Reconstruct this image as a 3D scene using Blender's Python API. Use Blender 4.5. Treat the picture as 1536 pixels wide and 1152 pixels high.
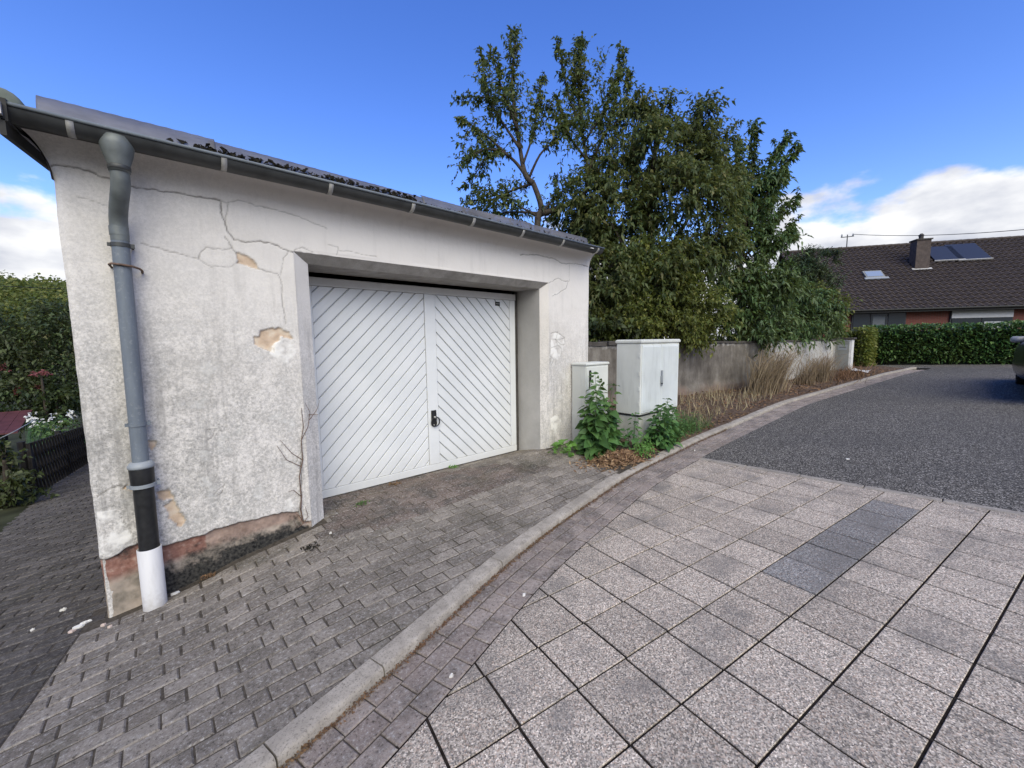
import bpy, bmesh, math, random
import numpy as np
from mathutils import Vector, Matrix
R = math.radians
scn = bpy.context.scene
for o in list(bpy.data.objects): bpy.data.objects.remove(o)

# ------------------------------------------------------------------ camera, sky, sun, exposure
CAM = np.array([0., 0., 1.5]); FPX = 611.0
M = np.array([[0.7504618, -0.07839255, 0.6562482],
              [-0.66076997, -0.06827838, 0.74747649],
              [-0.01378903, -0.99458166, -0.10303976]])
cam = bpy.data.objects.new('camera', bpy.data.cameras.new('camera'))
scn.collection.objects.link(cam)
cam.data.sensor_width = 36; cam.data.lens = FPX / 1536 * 36
cam.data.clip_start = 0.05; cam.data.clip_end = 3000
mw = Matrix.Identity(4)
for r in range(3):
    mw[r][0], mw[r][1], mw[r][2], mw[r][3] = M[r, 0], -M[r, 1], -M[r, 2], CAM[r]
cam.matrix_world = mw
scn.camera = cam

SUN_EL, SUN_AZ = 42.0, 205.0      # azimuth clockwise from +Y: behind the photographer, a little to the left
sd = bpy.data.lights.new('sun', 'SUN'); sd.energy = 1.5; sd.angle = R(60); sd.color = (1.0, 0.93, 0.63)
sun = bpy.data.objects.new('sun', sd); scn.collection.objects.link(sun)
sdir = Vector((math.sin(R(SUN_AZ)) * math.cos(R(SUN_EL)), math.cos(R(SUN_AZ)) * math.cos(R(SUN_EL)), math.sin(R(SUN_EL))))
sun.rotation_euler = sdir.to_track_quat('Z', 'Y').to_euler()

world = bpy.data.worlds.new('World'); scn.world = world; world.use_nodes = True
def build_sky():
    nt = world.node_tree; N = nt.nodes; L = nt.links
    N.clear()
    out = N.new('ShaderNodeOutputWorld'); bg = N.new('ShaderNodeBackground'); bg.inputs[1].default_value = 0.075
    sky = N.new('ShaderNodeTexSky'); sky.sky_type = 'NISHITA'; sky.sun_disc = False
    sky.sun_elevation = R(SUN_EL); sky.sun_rotation = R(SUN_AZ)
    sky.air_density = 1.0; sky.dust_density = 0.4; sky.ozone_density = 2.0; sky.altitude = 200
    hs = N.new('ShaderNodeHueSaturation'); hs.inputs['Hue'].default_value = 0.521; hs.inputs['Saturation'].default_value = 1.30; hs.inputs['Value'].default_value = 1.40
    L.new(sky.outputs[0], hs.inputs['Color'])
    tc = N.new('ShaderNodeTexCoord'); mp = N.new('ShaderNodeMapping'); mp.inputs['Scale'].default_value = (1, 1, 2.0)
    mp.inputs['Location'].default_value = (0.35, 0.1, 0.0)
    L.new(tc.outputs['Generated'], mp.inputs[0])
    n1 = N.new('ShaderNodeTexNoise'); n1.inputs['Scale'].default_value = 3.2; n1.inputs['Detail'].default_value = 9; n1.inputs['Roughness'].default_value = 0.52
    L.new(mp.outputs[0], n1.inputs[0])
    sep = N.new('ShaderNodeSeparateXYZ'); L.new(tc.outputs['Generated'], sep.inputs[0])
    ma = N.new('ShaderNodeMath'); ma.operation = 'MULTIPLY_ADD'; ma.inputs[1].default_value = -1.75; ma.inputs[2].default_value = 0.385
    L.new(sep.outputs[2], ma.inputs[0])
    ad = N.new('ShaderNodeMath'); ad.operation = 'ADD'; L.new(ma.outputs[0], ad.inputs[0]); L.new(n1.outputs[0], ad.inputs[1])
    cr = N.new('ShaderNodeMapRange'); cr.interpolation_type = 'SMOOTHSTEP'
    cr.inputs[1].default_value = 0.455; cr.inputs[2].default_value = 0.535
    L.new(ad.outputs[0], cr.inputs[0])
    n2 = N.new('ShaderNodeTexNoise'); n2.inputs['Scale'].default_value = 5.5; n2.inputs['Detail'].default_value = 6
    mp2 = N.new('ShaderNodeMapping'); mp2.inputs['Scale'].default_value = (1, 1, 2.2); mp2.inputs['Location'].default_value = (3.1, 0, 0.04)
    L.new(tc.outputs['Generated'], mp2.inputs[0]); L.new(mp2.outputs[0], n2.inputs[0])
    rp = N.new('ShaderNodeValToRGB')
    rp.color_ramp.elements[0].position = 0.36; rp.color_ramp.elements[0].color = (2.7, 2.9, 3.5, 1)
    rp.color_ramp.elements[1].position = 0.60; rp.color_ramp.elements[1].color = (5.9, 5.9, 5.9, 1)
    L.new(n2.outputs[0], rp.inputs[0])
    mx = N.new('ShaderNodeMix'); mx.data_type = 'RGBA'
    L.new(cr.outputs[0], mx.inputs[0]); L.new(hs.outputs[0], mx.inputs[6]); L.new(rp.outputs[0], mx.inputs[7])
    L.new(mx.outputs[2], bg.inputs[0]); L.new(bg.outputs[0], out.inputs[0])
build_sky()
scn.view_settings.view_transform = 'Standard'; scn.view_settings.look = 'None'
scn.view_settings.exposure = 1.36; scn.view_settings.gamma = 1.0; scn.view_settings.use_curve_mapping = False
scn.render.engine = 'CYCLES'; scn.render.resolution_x = 1024; scn.render.resolution_y = 768

# ------------------------------------------------------------------ photo pixel -> direction -> position on the surface it touches
def ray(x, y): return M @ np.array([(x - 768) / FPX, (y - 576) / FPX, 1.0])
def onY(p, Y): v = ray(*p); return CAM + v * (Y / v[1])
def onX(p, X): v = ray(*p); return CAM + v * (X / v[0])
def atD(p, d): return CAM + ray(*p) * d
def depth_of(p): return float(M[:, 2] @ (np.asarray(p, float) - CAM))
def project(p):
    c = M.T @ (np.asarray(p, float) - CAM)
    return (c[0] / c[2] * FPX + 768, c[1] / c[2] * FPX + 576) if c[2] > 0.05 else (-9e9, -9e9)
def in_frame(p, m=60):
    x, y = project(p); return -m < x < 1536 + m and -m < y < 1152 + m

# ------------------------------------------------------------------ object helpers
COL = scn.collection
def link(o, parent=None):
    COL.objects.link(o)
    if parent is not None: o.parent = parent
    return o
def tag(o, label=None, cat=None, group=None, kind=None):
    if label: o['label'] = label
    if cat: o['category'] = cat
    if group: o['group'] = group
    if kind: o['kind'] = kind
    return o
def empty(name, loc=(0, 0, 0), label=None, cat=None, group=None):
    o = bpy.data.objects.new(name, None); o.empty_display_size = 0.1; link(o); o.location = loc
    return tag(o, label, cat, group)
ORG = {}
def mesh_obj(name, me, mat, parent=None, smooth=False):
    """mesh given in world coordinates; parents sit unrotated at their base"""
    o = bpy.data.objects.new(name, me); link(o, parent)
    if parent is not None:
        off = Vector((0, 0, 0)); q = parent
        while q is not None: off += q.location; q = q.parent
        me.transform(Matrix.Translation(-off))
    if mat is not None and not me.materials: me.materials.append(mat)
    if smooth: me.polygons.foreach_set('use_smooth', np.ones(len(me.polygons), bool))
    return o
class MB:
    def __init__(s): s.v = []; s.f = []
    def add(s, vs, fs):
        n = len(s.v); s.v += [tuple(map(float, p)) for p in vs]; s.f += [tuple(i + n for i in q) for q in fs]; return s
    def box(s, a, b, rz=0.0, c=None, bev=0.0):
        x0, y0, z0 = a; x1, y1, z1 = b
        if bev:
            e = bev; vs = []
            for z, k in ((z0, e), (z0 + e, 0), (z1 - e, 0), (z1, e)):
                vs += [(x0 + k, y0 + k, z), (x1 - k, y0 + k, z), (x1 - k, y1 - k, z), (x0 + k, y1 - k, z)]
            fs = [(3, 2, 1, 0), (12, 13, 14, 15)]
            for q in range(3):
                for i in range(4): j = (i + 1) % 4; fs.append((q * 4 + i, q * 4 + j, q * 4 + 4 + j, q * 4 + 4 + i))
        else:
            vs = [(x0, y0, z0), (x1, y0, z0), (x1, y1, z0), (x0, y1, z0), (x0, y0, z1), (x1, y0, z1), (x1, y1, z1), (x0, y1, z1)]
            fs = [(3, 2, 1, 0), (4, 5, 6, 7), (0, 1, 5, 4), (1, 2, 6, 5), (2, 3, 7, 6), (3, 0, 4, 7)]
        if rz:
            cx, cy = c if c else ((x0 + x1) / 2, (y0 + y1) / 2); ca, sa = math.cos(rz), math.sin(rz)
            vs = [(cx + (x - cx) * ca - (y - cy) * sa, cy + (x - cx) * sa + (y - cy) * ca, z) for x, y, z in vs]
        return s.add(vs, fs)
    def obox(s, o, u, v, w):          # oriented box from a corner and three edge vectors
        o, u, v, w = (Vector(q) for q in (o, u, v, w))
        vs = [o, o + u, o + u + v, o + v, o + w, o + u + w, o + u + v + w, o + v + w]
        return s.add(vs, [(3, 2, 1, 0), (4, 5, 6, 7), (0, 1, 5, 4), (1, 2, 6, 5), (2, 3, 7, 6), (3, 0, 4, 7)])
    def tube(s, pts, rad, n=12, cap=True):
        pts = [Vector(p) for p in pts]
        if not hasattr(rad, '__len__'): rad = [rad] * len(pts)
        ref = None; vs = []; fs = []
        for i, p in enumerate(pts):
            d = (pts[min(i + 1, len(pts) - 1)] - pts[max(i - 1, 0)]).normalized()
            if ref is None: ref = Vector((0, 0, 1)) if abs(d.z) < 0.9 else Vector((1, 0, 0))
            a = (ref - d * ref.dot(d)).normalized(); b = d.cross(a); ref = a
            for k in range(n):
                t = 2 * math.pi * k / n; vs.append(p + (a * math.cos(t) + b * math.sin(t)) * rad[i])
        for i in range(len(pts) - 1):
            for k in range(n):
                j = (k + 1) % n; fs.append((i * n + k, i * n + j, i * n + n + j, i * n + n + k))
        if cap: fs.append(tuple(range(n - 1, -1, -1))); fs.append(tuple((len(pts) - 1) * n + k for k in range(n)))
        return s.add(vs, fs)
    def lathe(s, c, prof, n=20, cap=True):     # prof: (radius, z)
        vs = []; fs = []
        for r, z in prof:
            for k in range(n): t = 2 * math.pi * k / n; vs.append((c[0] + r * math.cos(t), c[1] + r * math.sin(t), z))
        for i in range(len(prof) - 1):
            for k in range(n): j = (k + 1) % n; fs.append((i * n + k, i * n + j, i * n + n + j, i * n + n + k))
        if cap: fs.append(tuple(range(n - 1, -1, -1))); fs.append(tuple((len(prof) - 1) * n + k for k in range(n)))
        return s.add(vs, fs)
    def prism(s, poly, z0, z1, ch=0.0):   # polygon of (x,y); z1 may be a function
        n = len(poly); cx = sum(p[0] for p in poly) / n; cy = sum(p[1] for p in poly) / n
        zt = z1 if callable(z1) else (lambda x, y: z1); zb = z0 if callable(z0) else (lambda x, y: z0)
        ins = []
        for i in range(n):
            a, b, c = np.array(poly[i - 1]), np.array(poly[i]), np.array(poly[(i + 1) % n])
            u = (a - b) / (np.linalg.norm(a - b) + 1e-9); v = (c - b) / (np.linalg.norm(c - b) + 1e-9)
            sn = abs(u[0] * v[1] - u[1] * v[0]); q = b + (u + v) * min(ch / max(sn, 0.35), 0.45 * min(np.linalg.norm(a - b), np.linalg.norm(c - b))); ins.append(q)
        vs = [(p[0], p[1], zb(*p)) for p in poly] + [(p[0], p[1], zt(*p) - ch) for p in poly]
        fs = [tuple(range(n - 1, -1, -1))]
        for i in range(n): j = (i + 1) % n; fs.append((i, j, n + j, n + i))
        if ch:
            vs += [(q[0], q[1], zt(*q)) for q in ins]
            for i in range(n): j = (i + 1) % n; fs.append((n + i, n + j, 2 * n + j, 2 * n + i))
            fs.append(tuple(range(2 * n, 3 * n)))
        else: fs.append(tuple(range(n, 2 * n)))
        return s.add(vs, fs)
    def mesh(s, name='mesh'):
        me = bpy.data.meshes.new(name); me.from_pydata(s.v, [], s.f); me.update(); return me
    def build(s, name, mat, parent=None, smooth=False): return mesh_obj(name, s.mesh(name), mat, parent, smooth)
def auto_smooth(o, ang=35):
    me = o.data; me.polygons.foreach_set('use_smooth', np.ones(len(me.polygons), bool))
    bm = bmesh.new(); bm.from_mesh(me); a = R(ang)
    for e in bm.edges:
        e.smooth = len(e.link_faces) == 2 and e.calc_face_angle(9) < a
    bm.to_mesh(me); bm.free(); return o
def np_mesh(name, V, F, attrs=None, face_attrs=None):
    """V (n,3), F (m,k) all faces with k corners"""
    V = np.asarray(V, np.float32); F = np.asarray(F, np.int32); k = F.shape[1]
    me = bpy.data.meshes.new(name); me.vertices.add(len(V)); me.vertices.foreach_set('co', V.ravel())
    me.loops.add(F.size); me.loops.foreach_set('vertex_index', F.ravel())
    me.polygons.add(len(F)); me.polygons.foreach_set('loop_start', np.arange(0, F.size, k, dtype=np.int32))
    try: me.polygons.foreach_set('loop_total', np.full(len(F), k, np.int32))
    except Exception: pass
    for nm, a in (attrs or {}).items(): at = me.attributes.new(nm, 'FLOAT', 'POINT'); at.data.foreach_set('value', np.asarray(a, np.float32))
    for nm, a in (face_attrs or {}).items(): at = me.attributes.new(nm, 'FLOAT', 'FACE'); at.data.foreach_set('value', np.asarray(a, np.float32))
    me.update(calc_edges=True); me.validate(); return me
_G = {}
def vnoise(x, y, sc, seed):
    G = _G.get(seed)
    if G is None: G = _G[seed] = np.random.RandomState(seed).rand(257, 257)
    x = np.asarray(x) * sc + 31.7; y = np.asarray(y) * sc + 17.3
    i = np.floor(x).astype(int); j = np.floor(y).astype(int); u = x - i; v = y - j
    u = u * u * (3 - 2 * u); v = v * v * (3 - 2 * v); i %= 256; j %= 256
    return (G[i, j] * (1 - u) + G[i + 1, j] * u) * (1 - v) + (G[i, j + 1] * (1 - u) + G[i + 1, j + 1] * u) * v - 0.5
def fbm(x, y, sc, seed, o=4): return sum(vnoise(x, y, sc * 2 ** k, seed + k) / 2 ** k for k in range(o))
def clip(poly, a, b, c):      # keep a*x+b*y+c >= 0
    out = []
    for i in range(len(poly)):
        p, q = poly[i - 1], poly[i]; dp = a * p[0] + b * p[1] + c; dq = a * q[0] + b * q[1] + c
        if (dp >= 0) != (dq >= 0): t = dp / (dp - dq); out.append((p[0] + (q[0] - p[0]) * t, p[1] + (q[1] - p[1]) * t))
        if dq >= 0: out.append(q)
    return out
def area(poly): return 0.5 * abs(sum(poly[i - 1][0] * poly[i][1] - poly[i][0] * poly[i - 1][1] for i in range(len(poly))))

# ------------------------------------------------------------------ materials
class NT:
    def __init__(s, name):
        s.m = bpy.data.materials.new(name); s.m.use_nodes = True; s.t = s.m.node_tree
        s.b = s.t.nodes['Principled BSDF']; s.out = s.t.nodes['Material Output']
        g = s.t.nodes.new('ShaderNodeNewGeometry'); s.geo = g; s.pos = g.outputs['Position']
    def n(s, ty, **kw):
        q = s.t.nodes.new(ty)
        for k, v in kw.items(): setattr(q, k, v)
        return q
    def set(s, sock, v):
        if isinstance(v, bpy.types.NodeSocket): s.t.links.new(v, sock)
        else: sock.default_value = v
    def noise(s, scale, detail=4, rough=0.55, stretch=None, off=(0, 0, 0), vec=None):
        v = vec or s.pos
        if stretch or any(off):
            mp = s.n('ShaderNodeMapping'); mp.inputs['Scale'].default_value = stretch or (1, 1, 1); mp.inputs['Location'].default_value = off
            s.t.links.new(v, mp.inputs[0]); v = mp.outputs[0]
        q = s.n('ShaderNodeTexNoise'); q.inputs['Scale'].default_value = scale; q.inputs['Detail'].default_value = detail; q.inputs['Roughness'].default_value = rough
        s.t.links.new(v, q.inputs[0]); return q.outputs[0]
    def voro(s, scale, out='Color', feature='F1', off=(0, 0, 0)):
        v = s.pos
        q = s.n('ShaderNodeTexVoronoi', feature=feature); q.inputs['Scale'].default_value = scale
        s.t.links.new(v, q.inputs[0]); return q.outputs[out]
    def ramp(s, f, stops, interp='LINEAR'):
        q = s.n('ShaderNodeValToRGB'); q.color_ramp.interpolation = interp; e = q.color_ramp.elements
        while len(e) < len(stops): e.new(0.5)
        for i, (p, c) in enumerate(stops): e[i].position = p; e[i].color = tuple(c) + (1,) if len(c) == 3 else c
        s.set(q.inputs[0], f); return q.outputs[0]
    def range(s, f, a, b, c=0., d=1., smooth=True):
        q = s.n('ShaderNodeMapRange'); q.interpolation_type = 'SMOOTHSTEP' if smooth else 'LINEAR'
        for i, v in enumerate((f, a, b, c, d)): s.set(q.inputs[i], v)
        return q.outputs[0]
    def mix(s, f, a, b, mode='MIX'):
        q = s.n('ShaderNodeMix', data_type='RGBA', blend_type=mode)
        s.set(q.inputs[0], f)
        for i, v in ((6, a), (7, b)): s.set(q.inputs[i], tuple(v) + (1,) if isinstance(v, tuple) and len(v) == 3 else v)
        return q.outputs[2]
    def math(s, op, a, b=0., c=0.):
        q = s.n('ShaderNodeMath', operation=op)
        for i, v in enumerate((a, b, c)): s.set(q.inputs[i], v)
        return q.outputs[0]
    def attr(s, nm): q = s.n('ShaderNodeAttribute'); q.attribute_name = nm; return q.outputs['Fac']
    def sep(s, v=None): q = s.n('ShaderNodeSeparateXYZ'); s.t.links.new(v or s.pos, q.inputs[0]); return q.outputs
    def rnd(s):
        a = s.n('ShaderNodeObjectInfo').outputs['Random']; return s.math('FRACT', s.math('ADD', a, s.geo.outputs['Random Per Island']))
    def bump(s, h, strength=0.3, dist=0.01):
        q = s.n('ShaderNodeBump'); q.inputs['Strength'].default_value = strength; q.inputs['Distance'].default_value = dist
        s.t.links.new(h, q.inputs['Height']); s.t.links.new(q.outputs[0], s.b.inputs['Normal']); return s
    def fin(s, col, rough=0.8, spec=0.3, metal=0.0):
        s.set(s.b.inputs['Base Color'], tuple(col) + (1,) if isinstance(col, tuple) and len(col) == 3 else col)
        s.set(s.b.inputs['Roughness'], rough); s.set(s.b.inputs['Specular IOR Level'], spec); s.set(s.b.inputs['Metallic'], metal); return s.m
def simple(name, col, rough=0.6, var=0.15, sc=8.0, spec=0.3, metal=0.0, bump=0.0):
    k = NT(name); lo = tuple(c * (1 - var) for c in col); hi = tuple(min(1, c * (1 + var)) for c in col)
    nz = k.noise(sc, 5)
    c = k.ramp(nz, [(0.3, lo), (0.7, hi)])
    if bump: k.bump(nz, bump, 0.01)
    return k.fin(c, rough, spec, metal)
MAT = {}
def m_plaster():
    k = NT('old_plaster'); z = k.sep()[2]; x = k.sep()[0]
    big = k.noise(1.1, 5, 0.6); mid = k.noise(6, 6, 0.65); fine = k.noise(62, 6, 0.8); speck = k.noise(130, 3, 0.7)
    streak = k.noise(4.5, 6, 0.65, stretch=(3.0, 3.0, 0.32))
    clean = (0.69, 0.655, 0.625)
    # weathering grows towards the ground and the exposed left corner
    wz = k.range(z, 2.25, 0.9); wx = k.range(x, 1.2, -0.3)
    w = k.math('MULTIPLY_ADD', wx, 0.35, k.math('MULTIPLY', wz, 0.75))
    wear = k.math('MULTIPLY', w, k.range(k.math('ADD', k.math('MULTIPLY', fine, 0.66), k.math('MULTIPLY', mid, 0.34)), 0.38, 0.62))
    c = k.mix(wear, clean, (0.285, 0.275, 0.264))
    c = k.mix(k.math('MULTIPLY', k.range(streak, 0.50, 0.70), k.math('MULTIPLY_ADD', wz, 0.55, 0.10)), c, (0.24, 0.23, 0.22))
    c = k.mix(k.math('MULTIPLY', k.range(big, 0.48, 0.68), 0.22), c, (0.42, 0.39, 0.35))
    c = k.mix(k.math('MULTIPLY', k.math('MULTIPLY', k.range(speck, 0.56, 0.70), w), 0.55), c, (0.16, 0.155, 0.15))
    c = k.mix(k.math('MULTIPLY', k.math('MULTIPLY', k.range(mid, 0.55, 0.68), wz), 0.35), c, (0.78, 0.77, 0.75))
    # spalled patches: exposed render and brick
    pa = k.attr('patch'); pcol = k.ramp(k.noise(14, 5), [(0.3, (0.40, 0.30, 0.22)), (0.5, (0.56, 0.43, 0.32)), (0.72, (0.63, 0.56, 0.46))])
    c = k.mix(pa, c, pcol)
    c = k.mix(k.attr('pale'), c, (0.76, 0.74, 0.71))
    pl = k.attr('plinth')
    tar = k.range(k.math('ADD', k.attr('tar'), k.math('ADD', k.math('MULTIPLY', k.math('SUBTRACT', k.noise(6, 4, 0.6), 0.5), 1.5), k.math('MULTIPLY', k.math('SUBTRACT', k.noise(45, 5, 0.7), 0.5), 0.5))), 0.26, 0.68)
    base = k.ramp(k.noise(9, 5, 0.6), [(0.32, (0.16, 0.14, 0.115)), (0.5, (0.30, 0.255, 0.215)), (0.68, (0.40, 0.33, 0.28))])
    base = k.mix(k.attr('red'), base, k.ramp(k.noise(30, 4), [(0.3, (0.15, 0.070, 0.055)), (0.55, (0.25, 0.135, 0.108)), (0.75, (0.36, 0.26, 0.22))]))
    base = k.mix(tar, base, k.ramp(k.noise(60, 4), [(0.35, (0.012, 0.012, 0.013)), (0.7, (0.07, 0.066, 0.06))]))
    c = k.mix(pl, c, base)
    c = k.mix(k.attr('crack'), c, (0.07, 0.06, 0.05))
    k.bump(k.math('ADD', k.math('MULTIPLY', fine, 0.6), k.math('MULTIPLY', speck, 0.35)), 0.32, 0.006)
    return k.fin(c, 0.92, 0.15)
MAT['plaster'] = m_plaster()
def m_concrete(name, a, b, sc=6, speck=0.5, rough=0.9):
    k = NT(name); n1 = k.noise(sc, 6, 0.6); n2 = k.noise(105, 4, 0.8); n3 = k.noise(sc * 0.25, 4)
    c = k.ramp(n1, [(0.3, a), (0.7, b)])
    c = k.mix(k.math('MULTIPLY', k.range(n2, 0.5, 0.68), speck), c, tuple(q * 0.45 for q in a))
    c = k.mix(k.math('MULTIPLY', k.range(n3, 0.45, 0.7), 0.35), c, tuple(q * 0.6 for q in a))
    k.bump(k.math('ADD', n2, n1), 0.25, 0.004); return k.fin(c, rough, 0.2)
MAT['concrete'] = m_concrete('smooth_concrete', (0.38, 0.365, 0.34), (0.50, 0.48, 0.45), 5, 0.15)
MAT['lintel'] = m_concrete('rough_lintel_concrete', (0.24, 0.225, 0.205), (0.42, 0.395, 0.37), 9, 0.3)
MAT['kerb'] = m_concrete('kerb_concrete', (0.225, 0.20, 0.172), (0.40, 0.36, 0.315), 13, 0.85)
def m_paver(name, a, b, dark, moss, sp=1.0):
    k = NT(name); r = k.rnd(); n1 = k.noise(5, 5, 0.6); fine = k.noise(58, 6, 0.85); coarse = k.noise(17, 6, 0.8)
    c = k.mix(r, a, b)
    c = k.mix(k.range(n1, 0.42, 0.66), c, dark)
    c = k.mix(k.math('MULTIPLY', k.range(fine, 0.53, 0.64), 0.8 * sp), c, (0.44, 0.42, 0.395))
    c = k.mix(k.math('MULTIPLY', k.range(coarse, 0.55, 0.66), 0.45 * sp), c, (0.36, 0.34, 0.315))
    c = k.mix(k.math('MULTIPLY', k.range(fine, 0.47, 0.36), 0.85), c, (0.024, 0.022, 0.02))
    c = k.mix(k.math('MULTIPLY', k.range(k.noise(1.7, 5), 0.54, 0.72), moss), c, (0.05, 0.05, 0.032))
    k.bump(k.math('ADD', fine, coarse), 0.8, 0.007); return k.fin(c, 0.95, 0.1)
MAT['paver'] = m_paver('pavement_paver', (0.165, 0.143, 0.124), (0.275, 0.242, 0.21), (0.155, 0.136, 0.118), 0.35)
MAT['lane_paver'] = m_paver('lane_paver', (0.062, 0.055, 0.051), (0.125, 0.112, 0.104), (0.070, 0.063, 0.058), 0.3, 0.42)
MAT['gutter_paver'] = m_paver('gutter_paver', (0.235, 0.19, 0.168), (0.34, 0.285, 0.25), (0.18, 0.152, 0.136), 0.25)
MAT['red_paver'] = m_paver('reddish_paver', (0.135, 0.105, 0.092), (0.20, 0.16, 0.14), (0.10, 0.088, 0.08), 0.45)
def m_slab(name, tint, k0=1.0):
    k = NT(name); r = k.rnd(); v = k.voro(185, 'Color'); sv = k.n('ShaderNodeSeparateColor'); k.t.links.new(v, sv.inputs[0]); g = sv.outputs[0]
    big = k.noise(3.2, 5, 0.6)
    t = lambda q: tuple(q * x * k0 for x in tint)
    c = k.ramp(g, [(0.0, t(0.12)), (0.25, t(0.21)), (0.50, t(0.30)), (0.78, t(0.40)), (0.95, t(0.54))], 'CONSTANT')
    c = k.mix(k.math('MULTIPLY', k.range(sv.outputs[1], 0.80, 0.84), 0.5), c, (0.42 * k0, 0.29 * k0, 0.21 * k0))
    c = k.mix(k.math('MULTIPLY', k.range(sv.outputs[2], 0.80, 0.84), 0.45), c, (0.10, 0.105, 0.12))
    hv = k.n('ShaderNodeHueSaturation'); k.set(hv.inputs['Color'], c); k.set(hv.inputs['Value'], k.range(r, 0, 1, 0.86, 1.10, False)); hv.inputs['Saturation'].default_value = 0.9; c = hv.outputs[0]
    # dirt film in broad patches
    c = k.mix(k.math('MULTIPLY', k.range(big, 0.47, 0.70), 0.55), c, (0.15, 0.138, 0.128))
    gr = k.range(k.math('MULTIPLY_ADD', k.noise(1.3, 4), 0.7, k.math('MULTIPLY', k.math('SUBTRACT', k.sep()[1], k.math('MULTIPLY', k.sep()[0], 0.21)), 0.62)), 1.02, 1.36)
    c = k.mix(k.math('MULTIPLY', gr, 0.55), c, (0.085, 0.084, 0.082))
    dist = k.voro(185, 'Distance')
    k.bump(dist, 0.30, 0.003); return k.fin(c, 0.92, 0.12)
MAT['slab'] = m_slab('exposed_aggregate_slab', (1.20, 1.02, 0.83), 1.26)
MAT['slab_dark'] = m_slab('grey_aggregate_slab', (1.02, 0.97, 0.92), 0.80)
def m_asphalt():
    k = NT('worn_asphalt'); v = k.voro(120, 'Color'); sv = k.n('ShaderNodeSeparateColor'); k.t.links.new(v, sv.inputs[0])
    n1 = k.noise(0.5, 5, 0.6); n2 = k.noise(30, 4, 0.7)
    c = k.ramp(sv.outputs[0], [(0.0, (0.040, 0.038, 0.036)), (0.4, (0.108, 0.099, 0.090)), (0.68, (0.19, 0.176, 0.16)), (0.90, (0.38, 0.355, 0.325))], 'CONSTANT')
    c = k.mix(k.math('MULTIPLY', k.range(n1, 0.42, 0.66), 0.35), c, (0.07, 0.068, 0.068))
    c = k.mix(k.math('MULTIPLY', k.range(n2, 0.5, 0.7), 0.3), c, (0.03, 0.03, 0.031))
    k.bump(k.voro(120, 'Distance'), 0.5, 0.004); return k.fin(c, 0.95, 0.08)
MAT['asphalt'] = m_asphalt()
MAT['joint'] = simple('joint_dirt', (0.070, 0.060, 0.050), 1.0, 0.4, 40, 0.05)
MAT['slab_joint'] = simple('slab_joint_dirt', (0.024, 0.020, 0.017), 1.0, 0.5, 40, 0.0)
MAT['soil'] = simple('dry_soil', (0.105, 0.075, 0.058), 1.0, 0.5, 14, 0.05, bump=0.6)
MAT['ground'] = simple('rough_grass_ground', (0.042, 0.045, 0.026), 1.0, 0.5, 1.5, 0.05)
def m_door():
    k = NT('white_door_paint'); n = k.noise(3, 5, 0.6); z = k.sep()[2]; f = k.noise(40, 4, 0.7)
    c = k.mix(k.range(n, 0.3, 0.7), (0.63, 0.645, 0.66), (0.69, 0.70, 0.71))
    c = k.mix(k.math('MULTIPLY', k.range(k.math('MULTIPLY_ADD', f, 0.35, z), 0.62, 0.22), 0.30), c, (0.44, 0.42, 0.39))
    return k.fin(c, 0.42, 0.4)
MAT['door'] = m_door()
MAT['door_back'] = simple('door_groove_grey', (0.42, 0.43, 0.44), 0.6)  # back panel, a darker grey than the boards in front of it
MAT['frame'] = simple('grey_white_frame_paint', (0.60, 0.60, 0.60), 0.5, 0.06)
MAT['black_plastic'] = simple('black_plastic', (0.018, 0.018, 0.019), 0.45, 0.3, 30)
MAT['dark_metal'] = simple('weathered_dark_zinc', (0.052, 0.054, 0.054), 0.5, 0.25, 12, 0.4, 0.2)
MAT['hopper'] = simple('grey_green_zinc', (0.125, 0.138, 0.138), 0.5, 0.2, 14, 0.4, 0.1)
def m_pipe():
    k = NT('blue_grey_pvc'); n = k.noise(5, 6, 0.7, stretch=(2, 2, .3)); f = k.noise(50, 4, 0.7)
    c = k.ramp(n, [(0.3, (0.105, 0.122, 0.146)), (0.7, (0.165, 0.19, 0.222))])
    c = k.mix(k.math('MULTIPLY', k.range(f, 0.55, 0.7), 0.35), c, (0.30, 0.31, 0.32)); return k.fin(c, 0.55, 0.35)
MAT['pipe'] = m_pipe()
MAT['pipe_ring'] = simple('pale_grey_pvc', (0.25, 0.27, 0.29), 0.5, 0.12, 9, 0.4)
def m_sleeve():
    k = NT('white_pvc'); z = k.sep()[2]; n = k.noise(30, 5, 0.7)
    c = k.mix(k.math('MULTIPLY', k.range(k.math('MULTIPLY_ADD', n, 0.28, z), 0.14, -0.06), 0.6), (0.58, 0.57, 0.575), (0.30, 0.275, 0.25))
    return k.fin(k.mix(k.math('MULTIPLY', k.range(k.noise(14, 5, 0.7, stretch=(1, 1, .25)), 0.5, 0.7), 0.25), c, (0.40, 0.38, 0.36)), 0.5, 0.4)
MAT['white_pvc'] = m_sleeve()
MAT['bracket'] = simple('galvanised_bracket', (0.42, 0.41, 0.39), 0.55, 0.25, 30, 0.4, 0.2)
MAT['rust'] = simple('rusty_steel', (0.13, 0.085, 0.065), 0.8, 0.5, 60)
MAT['verge'] = simple('tarred_board', (0.022, 0.021, 0.02), 0.6, 0.4, 20)
MAT['roof_sheet'] = simple('fibre_cement_sheet', (0.30, 0.30, 0.31), 0.85, 0.3, 6)
MAT['moss'] = simple('dark_moss', (0.022, 0.020, 0.016), 1.0, 0.5, 40, 0.05)
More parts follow.
